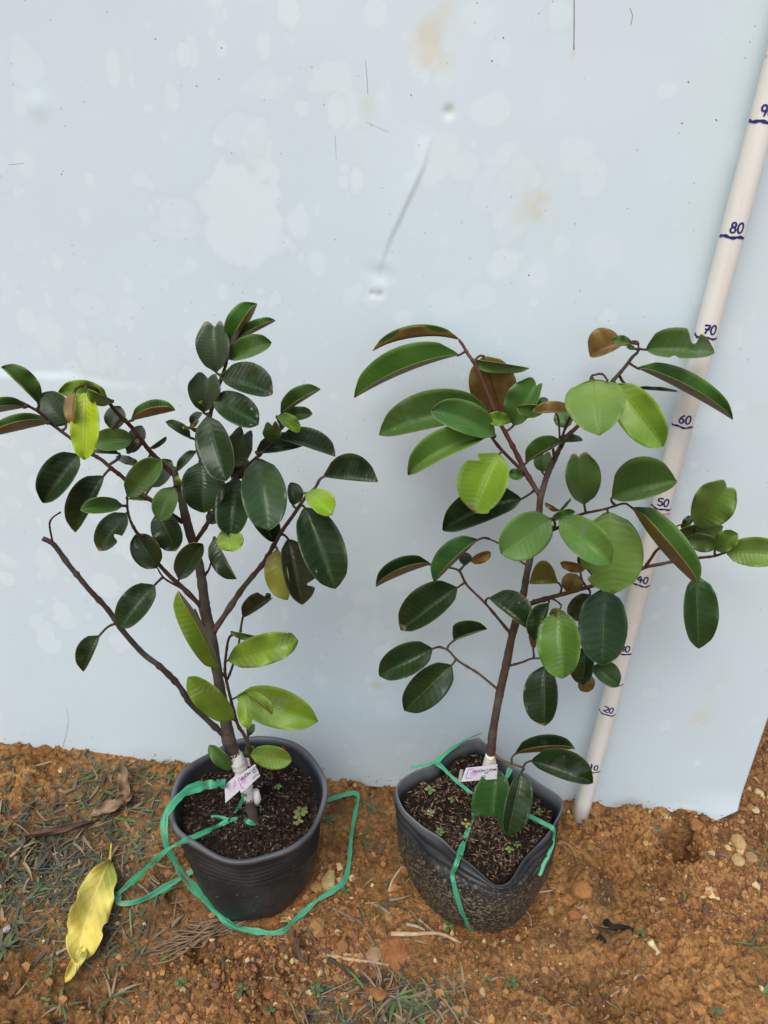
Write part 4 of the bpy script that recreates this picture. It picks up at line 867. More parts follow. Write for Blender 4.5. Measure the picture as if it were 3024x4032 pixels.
# ------------------------------------------------------------------ printed tags
def tag_material():
    mt, t, p = newmat('printed_card'); tc = N(t, 'ShaderNodeTexCoord'); sep = N(t, 'ShaderNodeSeparateXYZ'); L(t, tc.outputs['UV'], sep.inputs[0])
    nz = N(t, 'ShaderNodeTexNoise', Scale=9.0, Detail=3.0); L(t, tc.outputs['UV'], nz.inputs['Vector'])
    def blot(cx, cy, rx, ry):
        a = mth(t, 'DIVIDE', mth(t, 'SUBTRACT', sep.outputs[0], cx), rx); b = mth(t, 'DIVIDE', mth(t, 'SUBTRACT', sep.outputs[1], cy), ry)
        return mth(t, 'MAXIMUM', mth(t, 'SUBTRACT', 1.0, mth(t, 'SQRT', mth(t, 'ADD', mth(t, 'MULTIPLY', a, a), mth(t, 'MULTIPLY', b, b)))), 0)
    c = mixc(t, mth(t, 'MULTIPLY', blot(.4, .5, .5, .5), .5), (.74, .72, .76), (.62, .58, .72))
    c = mixc(t, mth(t, 'MINIMUM', mth(t, 'MULTIPLY', mth(t, 'MULTIPLY', blot(.30, .55, .16, .34), nz.outputs[0]), 2.4), .75), c, (.62, .30, .60))
    L(t, c, p.inputs['Base Color']); p.inputs['Roughness'].default_value = .3; return mt
TAG_M = tag_material(); TINK = ink('print_ink', (.015, .015, .04)); CLEAR = simple('clear_film', [(.3, (.30, .32, .30)), (.7, (.45, .46, .44))], 30, 3, .15, 0)
def bil(q, s, t):
    a = np.array(q[0])*(1-s)+np.array(q[1])*s; b = np.array(q[3])*(1-s)+np.array(q[2])*s; return a*(1-t)+b*t
def card(name, parent, quad, posf, mats, curl=.0012, th=.0004, nseg=8):
    V = []; Fc = []; uv = []
    for sgn in (0, -th):
        for i in range(nseg+1):
            for j in (0, 1):
                s = i/nseg; x, y = bil(quad, s, j); V.append(posf(x, y, s, sgn+curl*math.sin(s*3.1))); uv.append((s, 1-j))
    n = 2*(nseg+1)
    for i in range(nseg):
        a = 2*i; Fc += [(a, a+1, a+3, a+2), (n+a, n+a+2, n+a+3, n+a+1), (a, a+2, n+a+2, n+a), (a+1, n+a+1, n+a+3, a+3)]
    Fc += [(0, n, n+1, 1), (2*nseg, 2*nseg+1, n+2*nseg+1, n+2*nseg)]
    return mk(name, V, Fc, mats, parent, uv=uv, smooth=False)
def text_part(parent, txt, quad, posf, s0, s1, t0, t1, bold=0.0, shear=0.0, curl=.0012):
    cu = bpy.data.curves.new('lettering', 'FONT'); cu.body = txt; cu.offset = bold; cu.shear = shear; cu.resolution_u = 3
    ob = bpy.data.objects.new('lettering', cu); COL.objects.link(ob); bpy.context.view_layer.update()
    me = ob.evaluated_get(bpy.context.evaluated_depsgraph_get()).to_mesh()
    co = np.array([tuple(v.co) for v in me.vertices]); fc = [tuple(p_.vertices) for p_ in me.polygons]; ob.to_mesh_clear(); bpy.data.objects.remove(ob)
    if len(co) == 0: return
    lo = co.min(0); hi = co.max(0); V = []
    for q in co:
        s = s0+(q[0]-lo[0])/(hi[0]-lo[0])*(s1-s0); tv = t1-(q[1]-lo[1])/(hi[1]-lo[1])*(t1-t0); x, y = bil(quad, s, tv); V.append(posf(x, y, s, .0005+curl*math.sin(s*3.1)))
    mk('lettering', V, fc, TINK, parent, smooth=False)
def frame_part(parent, quad, posf, a, b, wd=.012, curl=.0012):
    pts = []
    s0, t0, s1, t1 = a[0], a[1], b[0], b[1]; r_ = .05
    for cx, cy, st in ((s1-r_, t0+r_*2, -90), (s1-r_, t1-r_*2, 0), (s0+r_, t1-r_*2, 90), (s0+r_, t0+r_*2, 180)):
        for k in range(5):
            an = R(st+22.5*k); pts.append((cx+r_*math.cos(an), cy+2*r_*math.sin(an), math.cos(an), math.sin(an)))
    V = []; Fc = []; n = len(pts)
    for (s, t_, cx, cy) in pts:
        for q in (0, 1):
            ss, tv = s-q*wd*cx, t_-q*wd*2.2*cy; x, y = bil(quad, ss, tv); V.append(posf(x, y, ss, .0005+curl*math.sin(ss*3.1)))
    for i in range(n): k2 = (i+1) % n; Fc.append((2*i, 2*i+1, 2*k2+1, 2*k2))
    mk('printed_frame', V, Fc, TINK, parent, smooth=False)
q1 = [px('P', 522, 893), px('P', 846, 655), px('P', 932, 850), px('P', 620, 1136)]
TD = .022
pt1 = lambda x, y, s, e: PL.pos(x, y, TD-.010*max(0, s-.55)+e)
tg1 = empty('plant_tag', PL.pos(*q1[0], TD)); tag(tg1, 'small white printed tag wrapped around the grey trunk above the taped graft', 'tag', 'printed plant tags')
card('front_panel', tg1, q1, pt1, TAG_M)
q1b = [px('P', 575, 806), px('P', 350, 1000), px('P', 362, 1294), px('P', 592, 1092)]
card('folded_panel', tg1, q1b, lambda x, y, s, e: PL.pos(x, y, TD-.004-.006*s+e*.5), TAG_M)
q1c = [px('P', 690, 552), px('P', 758, 562), px('P', 776, 690), px('P', 700, 700)]
card('back_panel', tg1, q1c, lambda x, y, s, e: PL.pos(x, y, -.006+e), TAG_M)
text_part(tg1, 'VƯỜN ƯƠ', q1, pt1, .17, .99, .12, .40, .012)
text_part(tg1, 'Địa', q1, pt1, .78, .97, .44, .58, .008, .25); text_part(tg1, 'Giống', q1, pt1, .66, 1.0, .66, .86, .004, .3)
frame_part(tg1, q1, pt1, (.10, .10), (1.25, .84))
q2 = [px('Q', 497, 640), px('Q', 955, 590), px('Q', 945, 800), px('Q', 425, 842)]
s2d = lambda x, y, s, e: PR_.pos(x, y, .016+.012*s+e)
tg2 = empty('plant_tag', PR_.pos(*q2[0], .016)); tag(tg2, 'small white printed tag with clear end strip, half hidden by a hanging leaf', 'tag', 'printed plant tags')
card('front_panel', tg2, q2, s2d, TAG_M)
q2b = [px('Q', 410, 664), px('Q', 458, 660), px('Q', 428, 841), px('Q', 380, 842)]
card('clear_strip', tg2, q2b, lambda x, y, s, e: PR_.pos(x, y, .0155+e*.2), CLEAR)
text_part(tg2, 'VƯỜN ƯƠM', q2, s2d, .26, .97, .20, .42, .012)
text_part(tg2, 'Đị', q2, s2d, .63, .74, .46, .60, .008, .25); text_part(tg2, 'Gi', q2, s2d, .55, .68, .68, .86, .004, .3)
frame_part(tg2, q2, s2d, (.09, .12), (1.2, .80))

# ------------------------------------------------------------------ green twine
def ribbon(name, segs, label, twist=1.0):
    """segs: list of (crop, [(x, y, width px native, z or None)])"""
    root = None; k = 0
    for crop, pts, wd in segs:
        W = []; 
        for (x, y, z) in pts:
            X, Y = px(crop, x, y)
            if z is None: W.append(hit(X, Y, .0025))
            elif z == 'p': W.append(PL.pos(X, Y, .020))
            elif isinstance(z, str): W.append(PL.pos(X, Y, float(z)))
            else: W.append(at_z(X, Y, z))
        if root is None:
            root = empty(name, W[0]); tag(root, label, 'twine', 'green plastic twine')
        C = [Vector(v) for v in catmull([tuple(v) for v in W], 7)]; n = len(C); V = []; uv = []; Fc = []; ln = 0
        for i in range(n):
            if i: ln += (C[i]-C[i-1]).length
            tn = (C[min(i+1, n-1)]-C[max(i-1, 0)]).normalized(); vw = (CAM-C[i]).normalized(); sd_ = tn.cross(vw).normalized(); nn = sd_.cross(tn).normalized()
            an = twist*(.5*math.sin(ln*26+k)+.35*math.sin(ln*61+2*k)+.2*math.sin(ln*140)); s_ = sd_*math.cos(an)+nn*math.sin(an)
            w0 = wd[0]+(wd[1]-wd[0])*i/(n-1); hw = .60*w0*depth_of(C[i])/F_PX*(1+.20*math.sin(ln*83+k)+.14*math.sin(ln*197+1)+.08*math.sin(ln*431))
            for j in range(-3, 4):
                f = j/3; V.append(C[i]+s_*(hw*f)+nn*(.00045*math.cos(f*5+ln*40)*(1-.4*abs(f)))); uv.append((ln*12, f*.5+.5))
        for i in range(n-1):
            for j in range(6): a = i*7+j; Fc.append((a, a+1, a+8, a+7))
        # give the film a back so that it is not a bare sheet
        V2 = [v-(CAM-v).normalized()*.00025 for v in V]; nn_ = len(V); Fc += [tuple(q+nn_ for q in f[::-1]) for f in Fc]
        mk('twine_strand', V+V2, Fc, RIB_M, root, uv=uv+uv); k += 1
    return root
ribbon('plastic_twine', [
  ('N', [(545, 795, None), (480, 770, None), (425, 768, None)], (14, 15)),
  ('N', [(540, 795, None), (620, 780, None), (690, 800, None), (755, 815, None)], (15, 18)),
  ('N', [(550, 790, None), (600, 735, None), (640, 670, '0.015'), (668, 600, '0.018')], (9, 10)),
  ('N', [(550, 795, None), (480, 830, None), (400, 870, .132), (250, 935, .142), (150, 980, .149), (80, 1030, .135), (0, 1100, .095), (-70, 1165, .062), (-160, 1250, .034), (-262, 1336, .011)], (15, 22)),
  ('M', [(872, 1262, .010), (868, 1300, .006), (900, 1325, .006), (1000, 1310, .007), (1100, 1270, .007), (1260, 1180, .008), (1422, 1080, .008), (1600, 990, .008)], (22, 21)),
  ], 'green plastic twine knotted in the round pot with an end folded by the yellow leaf')
ribbon('plastic_twine', [
  ('N', [(530, 528, 'p'), (440, 530, .150), (350, 545, .155), (250, 580, .160), (185, 635, .162), (115, 720, .160), (85, 800, .152), (85, 900, .138), (112, 1000, .118), (190, 1140, .085), (270, 1250, .058), (400, 1390, .028), (480, 1470, .014), (550, 1540, .007), (620, 1575, .006), (700, 1590, .006), (800, 1605, .006), (870, 1612, .006), (960, 1590, .007), (1040, 1510, .008), (1120, 1440, .008), (1200, 1370, .010), (1330, 1290, .010), (1400, 1220, .009), (1430, 1080, .009), (1445, 900, .010), (1478, 720, .010), (1492, 630, .011), (1465, 594, .012), (1380, 610, .010), (1250, 652, .008), (1180, 680, .008)], (29, 12)),
  ], 'long green plastic twine looping from the round pot down around its foot')
ribbon('plastic_twine', [
  ('R', [(310, 410, .150), (400, 395, .152), (490, 372, .1535)], (7, 9)),
  ('R', [(490, 370, .1535), (560, 310, .156), (640, 250, .158), (740, 195, .156), (825, 158, .152)], (15, 2)),
  ('R', [(492, 370, .1535), (545, 415, .146), (600, 470, .139), (755, 600, None), (860, 650, None), (960, 680, None), (1080, 715, .135), (1180, 765, .138), (1270, 812, .142), (1342, 856, .145), (1347, 925, None), (1318, 1020, None), (1270, 1120, None), (1236, 1190, None)], (13, 12)),
  ('R', [(1032, 415, .150), (985, 510, .140), (860, 660, None), (750, 800, None), (690, 960, None), (640, 1105, .134), (612, 1180, None), (622, 1250, None), (660, 1380, None), (700, 1490, None), (730, 1550, None), (765, 1600, None)], (15, 20)),
  ], 'green plastic twine crossed over the bag pot and tied at its rim', .7)

# ------------------------------------------------------------------ litter and stones on the ground
def gpos(x, y, d):
    g = at_z(x, y, 0)
    for _ in range(2): g = at_z(x, y, gz(g.x, g.y)+d)
    return g
def flat_pos(base): return lambda x, y, d: at_z(x, y, base+d)
def ground_leaf(name, c, bx, by, tx, ty, wl, wr, color, label, cat='leaf', group=None, z0=.006, zt=.004, bow=0, k=1, arch=.6, mats=None, bites=(), pw=.58, stalk=None, wav=2.0, heart=0):
    f = CROP[c][2]; B = np.array(px(c, bx, by)); T = np.array(px(c, tx, ty)); g = at_z(*B, 0); base = gz(g.x, g.y)
    rn = random.Random(int(bx+by))
    rt = empty(name, at_z(*B, base)); tag(rt, label, cat, group)
    o = blade('leaf_blade', rt, flat_pos(base), B, T, wl*f, wr*f, z0, zt, bow*f, k, heart, bites, arch/100, pw, color, rn, wav, mats=mats)
    if stalk:
        W = [at_z(*px(c, *q[:2]), base+q[2]) for q in stalk]; W = [Vector(v) for v in catmull([tuple(v) for v in W], 4)]
        V, Fc = tube(W, [.0013]*len(W), 7); mk('stalk', V, Fc, DRY_M, rt, color=(color[0], color[1], color[2], 1))
    return rt
def yellow_leaf_mats():
    mt, t, p = newmat('yellow_leaf'); tc = N(t, 'ShaderNodeTexCoord'); sep = N(t, 'ShaderNodeSeparateXYZ'); L(t, tc.outputs['UV'], sep.inputs[0])
    nz = N(t, 'ShaderNodeTexNoise', Scale=55.0, Detail=4.0); L(t, tc.outputs['Object'], nz.inputs['Vector'])
    v = mth(t, 'ABSOLUTE', mth(t, 'SUBTRACT', sep.outputs[1], .5))
    c = ramp(t, nz.outputs[0], [(.3, (.56, .44, .07)), (.6, (.70, .58, .13))]).outputs[0]
    gr = mth(t, 'MULTIPLY', mth(t, 'MAXIMUM', mth(t, 'SUBTRACT', .38, sep.outputs[0]), 0), mth(t, 'GREATER_THAN', mth(t, 'SUBTRACT', .5, sep.outputs[1]), 0.0))
    c = mixc(t, mth(t, 'MINIMUM', mth(t, 'MULTIPLY', gr, mth(t, 'MULTIPLY', nz.outputs[0], 8)), .8), c, (.16, .22, .03))
    mid = mth(t, 'LESS_THAN', v, .018); c = mixc(t, mth(t, 'MULTIPLY', mid, .7), c, (.74, .66, .25))
    ph = mth(t, 'SUBTRACT', mth(t, 'MULTIPLY', sep.outputs[0], 48), mth(t, 'MULTIPLY', v, 26)); vein = mth(t, 'POWER', mth(t, 'MULTIPLY_ADD', mth(t, 'SINE', ph), .5, .5), 12)
    c = mixc(t, mth(t, 'MULTIPLY', vein, .3), c, (.74, .66, .25))
    mp = N(t, 'ShaderNodeMapping'); mp.inputs['Scale'].default_value = (9, 26, 1); L(t, tc.outputs['UV'], mp.inputs[0])
    n3 = N(t, 'ShaderNodeTexNoise', Scale=1.0, Detail=3.0, Distortion=1.5); L(t, mp.outputs[0], n3.inputs['Vector'])
    c = mixc(t, mth(t, 'MULTIPLY', mth(t, 'GREATER_THAN', n3.outputs[0], .70), .75), c, (.13, .07, .02))
    L(t, c, p.inputs['Base Color']); p.inputs['Roughness'].default_value = .5
    bump(t, p, mth(t, 'ADD', mth(t, 'MULTIPLY', mth(t, 'SINE', ph), .4), nz.outputs[0]), .4, .0014)
    return [mt, mt, mt]
YL = yellow_leaf_mats()
ground_leaf('fallen_leaf', 'M', 815, 1000, 565, 1760, 150, 132, (.6, .5, .1, 1), 'large yellow fallen leaf with brown scratches lying on the clay', 'leaf', None, .007, .010, bow=30, k=1.15, arch=1.2, mats=YL, pw=.42, stalk=[(822, 885, .004), (815, 940, .009), (812, 1010, .010)], wav=6, bites=[(-1, .62, .05, .16), (1, .45, .05, .14), (-1, .25, .05, .12), (1, .75, .04, .12)])
yt = bpy.data.objects['fallen_leaf']
B = np.array(px('M', 622, 1640)); T = np.array(px('M', 478, 1905)); g = at_z(*B, 0)
blade('curled_tip', yt, flat_pos(gz(g.x, g.y)), B, T, 48*.5345, 40*.5345, .014, .006, 0, .62, 0, (), .006, .6, (.5, .4, .1, 1), random.Random(4), 3, mats=YL)
DL = [DRY_M]*3
ground_leaf('dry_leaf', 'M', 925, 610, 890, 265, 38, 45, (.26, .17, .10, 1), 'pale tan dry leaf curled upright against the foot of the board', 'leaf', None, .008, .016, arch=1.4, mats=DL, wav=5, stalk=[(940, 665, .003), (918, 560, .006), (915, 450, .014)])
ground_leaf('dry_leaf', 'M', 975, 520, 665, 668, 50, 42, (.30, .20, .12, 1), 'torn pale tan dry leaf lying crosswise beside the upright one', 'leaf', None, .010, .005, arch=1.0, mats=DL, wav=5, bites=[(1, .4, .06, .4)])
ground_leaf('dry_leaf', 'M', 690, 720, 130, 825, -25, 55, (.125, .070, .045, 1), 'long dark brown dry leaf folded lengthwise among the grass clippings', 'leaf', None, .006, .006, arch=1.2, bow=-40, mats=DL, wav=4, stalk=[(740, 690, .002), (700, 715, .004), (640, 750, .008)])
ground_leaf('dry_leaf', 'T', 880, 265, 935, 445, 10, 38, (.15, .09, .06, 1), 'small curled brown dry leaf on the crumbly clay before the round pot', 'leaf', None, .003, .004, bow=45, arch=1.0, mats=DL, wav=3)
ground_leaf('dry_leaf', 'N', 930, 230, 1000, 290, 16, 14, (.20, .08, .04, 1), 'small reddish dry leaf lying on the dark soil inside the round pot', 'leaf', None, .128, .124, arch=.4, mats=DL)

def rock(name, c, x, y, rx, ry, color, label, group=None, h=.6, seed=0, sink=.25, ang=False):
    f = CROP[c][2]; X, Y = px(c, x, y); g = at_z(X, Y, 0); zg = gz(g.x, g.y); g = at_z(X, Y, zg+.002)
    mpp = depth_of(g)/F_PX; a = rx*f*mpp; dep = math.sin(PITCH+math.atan((Y-CYP)/F_PX)); b = ry*f*mpp/max(.4, dep); hh = h*min(a, b)
    rn = np.random.default_rng(seed+int(x+y)); V = []; Fc = []; nu, nv = 18, 10
    cuts = rn.normal(size=(9, 3)); cuts /= np.linalg.norm(cuts, axis=1, keepdims=True); lim = rn.uniform(.62, .92, 9)
    for i in range(nv+1):
        th = math.pi*i/nv
        for k in range(nu):
            p_ = np.array([math.sin(th)*math.cos(2*math.pi*k/nu), math.sin(th)*math.sin(2*math.pi*k/nu), math.cos(th)])
            for cu_, l_ in zip(cuts, lim):
                q = p_.dot(cu_)
                if q > l_: p_ = p_-cu_*(q-l_)*.85
            p_ = p_*(1+.055*rn.normal())if 0 < i < nv else p_
            V.append((g.x+p_[0]*a, g.y+p_[1]*b, zg+hh*(1-2*sink)*.5+p_[2]*hh))
    for i in range(nv):
        for k in range(nu): k2 = (k+1) % nu; Fc.append((i*nu+k, (i+1)*nu+k, (i+1)*nu+k2, i*nu+k2))
    o = mk(name, V, Fc, ROCK_M, origin=(g.x, g.y, zg), smooth=False if ang else True, color=(*color, 1)); tag(o, label, 'stone' if name == 'stone' else 'clod', group); return o
OCH = (.36, .215, .085); PAL = (.46, .33, .15); REDR = (.30, .125, .045)
for a in [('stone', 'N', 1285, 1225, 62, 72, PAL, 'pale ochre stone beside the round pot, inside the twine loop'), ('stone', 'N', 1195, 1265, 48, 45, OCH, 'ochre stone touching the side of the round pot'),
          ('stone', 'N', 1200, 1565, 62, 75, OCH, 'pitted ochre stone just outside the twine loop'), ('stone', 'N', 965, 1530, 40, 42, PAL, 'pale yellow stone under the twine before the round pot'),
          ('stone', 'N', 880, 1530, 48, 32, REDR, 'reddish flat stone at the foot of the round pot'), ('stone', 'N', 1075, 1545, 32, 38, OCH, 'small ochre stone next to the pale yellow stone'),
          ('stone', 'N', 1075, 1420, 40, 30, REDR, 'rust-coloured stone tucked under the round pot'),
          ('stone', 'T', 1012, 405, 30, 38, PAL, 'pale stone at the end of the broken stick'), ('stone', 'T', 1155, 385, 45, 27, (.50, .33, .12), 'yellow crumbly stone near the broken stick'),
          ('stone', 'T', 1425, 375, 85, 98, REDR, 'largest flat reddish-orange stone, leaf shaped, between the pots', None, .30), ('stone', 'T', 1315, 405, 58, 55, (.38, .24, .14), 'dull brown stone beside the large reddish one', None, .4),
          ('stone', 'T', 1030, 490, 28, 38, OCH, 'small ochre stone near the broken stick'), ('stone', 'T', 1220, 490, 20, 22, PAL, 'small pale stone near the dark bent stem'),
          ('stone', 'S', 1330, 868, 56, 58, (.46, .29, .13), 'rounded tan stone near the corner of the board'), ('stone', 'S', 1318, 1000, 50, 44, PAL, 'pale angular stone beside the hole in the clay'),
          ('stone', 'S', 1425, 982, 50, 38, (.36, .22, .10), 'brown stone next to the pale angular one'), ('stone', 'S', 1480, 505, 42, 35, (.56, .44, .22), 'pale cream stone beside the edge of the board'),
          ('stone', 'S', 1452, 632, 30, 26, (.56, .44, .22), 'small cream stone near the corner edge of the board'), ('stone', 'S', 645, 875, 24, 20, PAL, 'small pale stone between the hole and the pole'),
          ('stone', 'S', 690, 765, 52, 40, (.17, .12, .08), 'dark grey lump of earth and debris against the board'), ('stone', 'S', 540, 1480, 28, 28, (.22, .06, .03), 'dark red chip beside the black debris'),
          ('stone', 'R', 1330, 1440, 25, 32, (.40, .27, .12), 'small ochre stone beside the bag pot'), ('stone', 'M', 448, 332, 22, 22, PAL, 'small pale stone on clay between the board and the dry leaves'),
          ('stone', 'M', 50, 1505, 30, 24, (.36, .36, .36), 'small grey stone among the grass clippings'), ('stone', 'M', 550, 680, 30, 22, (.20, .07, .03), 'small dark red stone near the folded brown leaf'),
          ('stone', 'M', 1010, 1350, 42, 30, OCH, 'ochre stone near the folded twine'), ('stone', 'M', 1005, 465, 26, 35, (.30, .15, .06), 'small brown stone beside the upright dry leaf'),
          ('stone', 'M', 590, 525, 38, 30, (.16, .11, .05), 'dark mossy stone beside the torn dry leaf'), ('stone', 'R', 1010, 1512, 22, 18, (.45, .18, .08), 'small orange stone at the foot of the bag pot')]:
    rock(*a[:8], group=None, h=(a[9] if len(a) > 9 else .6), seed=3, ang=True)
for (c, x, y, r_, lab) in [('S', 165, 1215, 82, 'big crumbly clod of orange clay beside the bag pot'), ('S', 110, 1400, 62, 'crumbly clod of clay near the big one'), ('S', 330, 800, 55, 'broken clod of clay at the foot of the pole'),
                      ('S', 1010, 740, 60, 'loose clod of clay pushed up at the edge of the board'), ('T', 605, 575, 45, 'rough dark clod in the crumbled clay'), ('T', 690, 615, 40, 'rough rounded clod beside the dark one'), ('T', 1345, 620, 48, 'brown clod beside the grass tuft with dry blades')]:
    rock('clay_clod', c, x, y, r_, r_*.75, (.30, .135, .045), lab, h=.62, seed=8, ang=True)

def stick(name, c, pts, rad, color, label, cat='twig', group=None, lift=.003, mat=None, taper=.6):
    W = [gpos(*px(c, x, y), lift+(e[0] if e else 0)) for x, y, *e in pts]; W = [Vector(v) for v in catmull([tuple(v) for v in W], 5)]; n = len(W)
    V, Fc = tube(W, [rad*(1-(1-taper)*i/(n-1)) for i in range(n)], 7, .2, 3)
    o = mk(name, V, Fc, mat or DRY_M, origin=tuple(W[0]), color=(*color, 1)); tag(o, label, cat, group); return o
STR = (.42, .31, .19)
stick('dry_stick', 'T', [(1035, 392), (1150, 415), (1280, 432), (1420, 455)], .0024, STR, 'broken pale stick lying beside the yellow crumbly stone')
stick('dry_stick', 'T', [(1070, 112), (1180, 170), (1240, 205), (1320, 335)], .0022, (.19, .13, .09), 'bent brown stalk leading to the large reddish stone')
stick('dry_stick', 'T', [(920, 235), (960, 300), (1020, 370)], .0018, (.13, .09, .07), 'dark thin stick beside the pitted ochre stone')
stick('dry_stick', 'T', [(1190, 240), (1210, 340), (1270, 420), (1360, 555)], .0015, (.22, .13, .09), 'thin brown stem crossing under the broken stick')
stick('dry_stick', 'T', [(1050, 410), (1120, 460), (1210, 525), (1330, 545), (1415, 520)], .0020, (.055, .050, .045), 'dark bent stem lying near the broken stick')
stick('dry_stick', 'T', [(650, 528), (745, 530)], .0017, (.5, .42, .28), 'short pale straw crossing the green stalk')
stick('grass_stalk', 'T', [(710, 430), (745, 530), (800, 620), (870, 800)], .0016, (.18, .20, .09), 'long greenish grass stalk in the crumbled clay', 'stalk')
stick('dry_stick', 'U', [(60, 266), (180, 268), (350, 266), (475, 322)], .0028, (.45, .33, .20), 'long tan straw lying in front of the bag pot')
stick('dry_stick', 'U', [(150, 208), (210, 222), (262, 245)], .0022, (.36, .27, .18), 'short tan straw beside the long one')
stick('dry_stick', 'U', [(225, 178), (262, 212), (300, 245)], .0014, (.30, .22, .14), 'thin brown stem behind the short straw')
stick('dry_stick', 'U', [(1365, 642), (1440, 590), (1500, 540), (1555, 472)], .0020, (.48, .36, .25), 'slender pale stick on the bare clay beside the bag pot')
stick('dry_stick', 'S', [(672, 1600), (700, 1650), (735, 1700)], .0042, (.66, .54, .30), 'cream split wood chip on bare clay', 'wood chip', None, .004, None, .8)
stick('dry_stick', 'S', [(110, 1372), (170, 1345), (238, 1298)], .0014, (.5, .42, .3), 'thin pale twig between the two clay clods')
stick('dry_stick', 'R', [(150, 1308), (180, 1220), (255, 1115)], .0016, (.50, .40, .26), 'pale bent root beside the bag pot on the twine side')
stick('dry_stick', 'R', [(155, 1372), (230, 1360), (318, 1335)], .0018, (.24, .19, .14), 'grey-brown straw beside the bag pot')
stick('dry_stick', 'R', [(1195, 1320), (1270, 1310), (1340, 1300)], .0013, (.46, .36, .24), 'thin pale straw at the far side of the bag pot')
stick('dry_stick', 'R', [(1130, 1440), (1170, 1480), (1185, 1560)], .0010, (.40, .29, .18), 'hair-thin root curling beside the bag pot')
stick('dry_stick', 'S', [(0, 862), (80, 900), (130, 1000), (150, 1050)], .0016, (.28, .19, .12), 'brown forked twig lying at the foot of the pole')
stick('dry_stick', 'M', [(415, 1695), (480, 1660), (552, 1628)], .0020, (.40, .31, .22), 'grey straw at the edge of the yellow leaf')
stick('dry_stick', 'M', [(0, 1205), (120, 1160), (310, 1125)], .0016, (.48, .38, .22), 'pale straw across the grass clippings')
stick('dry_stick', 'M', [(0, 1195), (110, 1100), (222, 980)], .0013, (.45, .36, .20), 'thin yellowish straw slanting over the grass clippings')
stick('grass_stalk', 'M', [(960, 1370), (962, 1450), (972, 1570)], .0016, (.20, .24, .10), 'green stalk near the folded twine', 'stalk')
stick('dry_stick', 'M', [(385, 965), (430, 950), (460, 975)], .0014, (.5, .42, .3), 'short pale fibre beside the folded brown leaf')
stick('dry_stick', 'M', [(520, 800), (800, 720), (1050, 575)], .0013, (.30, .24, .12), 'long thin straw running to the upright dry leaf')
# bundle of fine roots by the round pot
rt = empty('dry_roots', gpos(*px('N', 400, 1520), 0)); tag(rt, 'bundle of fine grey-brown dry roots spreading from the round pot', 'roots')
rr_ = random.Random(5)
for k in range(30):
    x0, y0 = rr_.uniform(520, 720), rr_.uniform(1490, 1530); x1, y1 = rr_.uniform(0, 330), 0; y1 = 1790-.55*x1+rr_.uniform(-130, 110)
    pts = [(x0, y0)]
    for q in (.3, .55, .8, 1.0): pts.append((x0+(x1-x0)*q+rr_.uniform(-25, 25), y0+(y1-y0)*q+rr_.uniform(-30, 30)))
    W = [gpos(*px('N', *q_), .002+rr_.uniform(0, .006)) for q_ in pts]; W = [Vector(v) for v in catmull([tuple(v) for v in W], 6)]
    V, Fc = tube(W, [rr_.uniform(.0005, .0010)]*len(W), 5); mk('root', V, Fc, DRY_M, rt, color=(.26, .175, .11, 1))

# grass tufts and seedlings
def seedling(base, hgt, nl, label, rad=.006, color=(.13, .26, .06), group=None, rnd_=None):
    rt = empty('weed_seedling', base); tag(rt, label, 'seedling', group)
    V, Fc = tube([base, base+Vector((.0004, 0, hgt*.6)), base+Vector((0, .0005, hgt))], [.0007, .0006, .0005], 6); mk('stem', V, Fc, GREEN_M, rt, color=(.20, .20, .08, 1))
    for k in range(nl):
        a = 2*math.pi*k/nl+rnd_.uniform(-.3, .3); c_ = base+Vector((math.cos(a)*rad*.9, math.sin(a)*rad*.9, hgt+rnd_.uniform(-.001, .002))); V = [c_+Vector((0, 0, .0008))]; Fc = []
        lr = rad*rnd_.uniform(.55, .8)
        for j in range(10):
            an = 2*math.pi*j/10; e = Vector((math.cos(an)*lr, math.sin(an)*lr*.75, 0)); e = Vector((e.x*math.cos(a)-e.y*math.sin(a), e.x*math.sin(a)+e.y*math.cos(a), .0004*math.sin(3*an))); V.append(c_+e)
        for j in range(10): Fc.append((0, 1+j, 1+(j+1) % 10))
        jj = rnd_.uniform(.8, 1.2); mk('leaflet', V, Fc, GREEN_M, rt, color=(color[0]*jj, color[1]*jj, color[2], 1))
rs = random.Random(9)
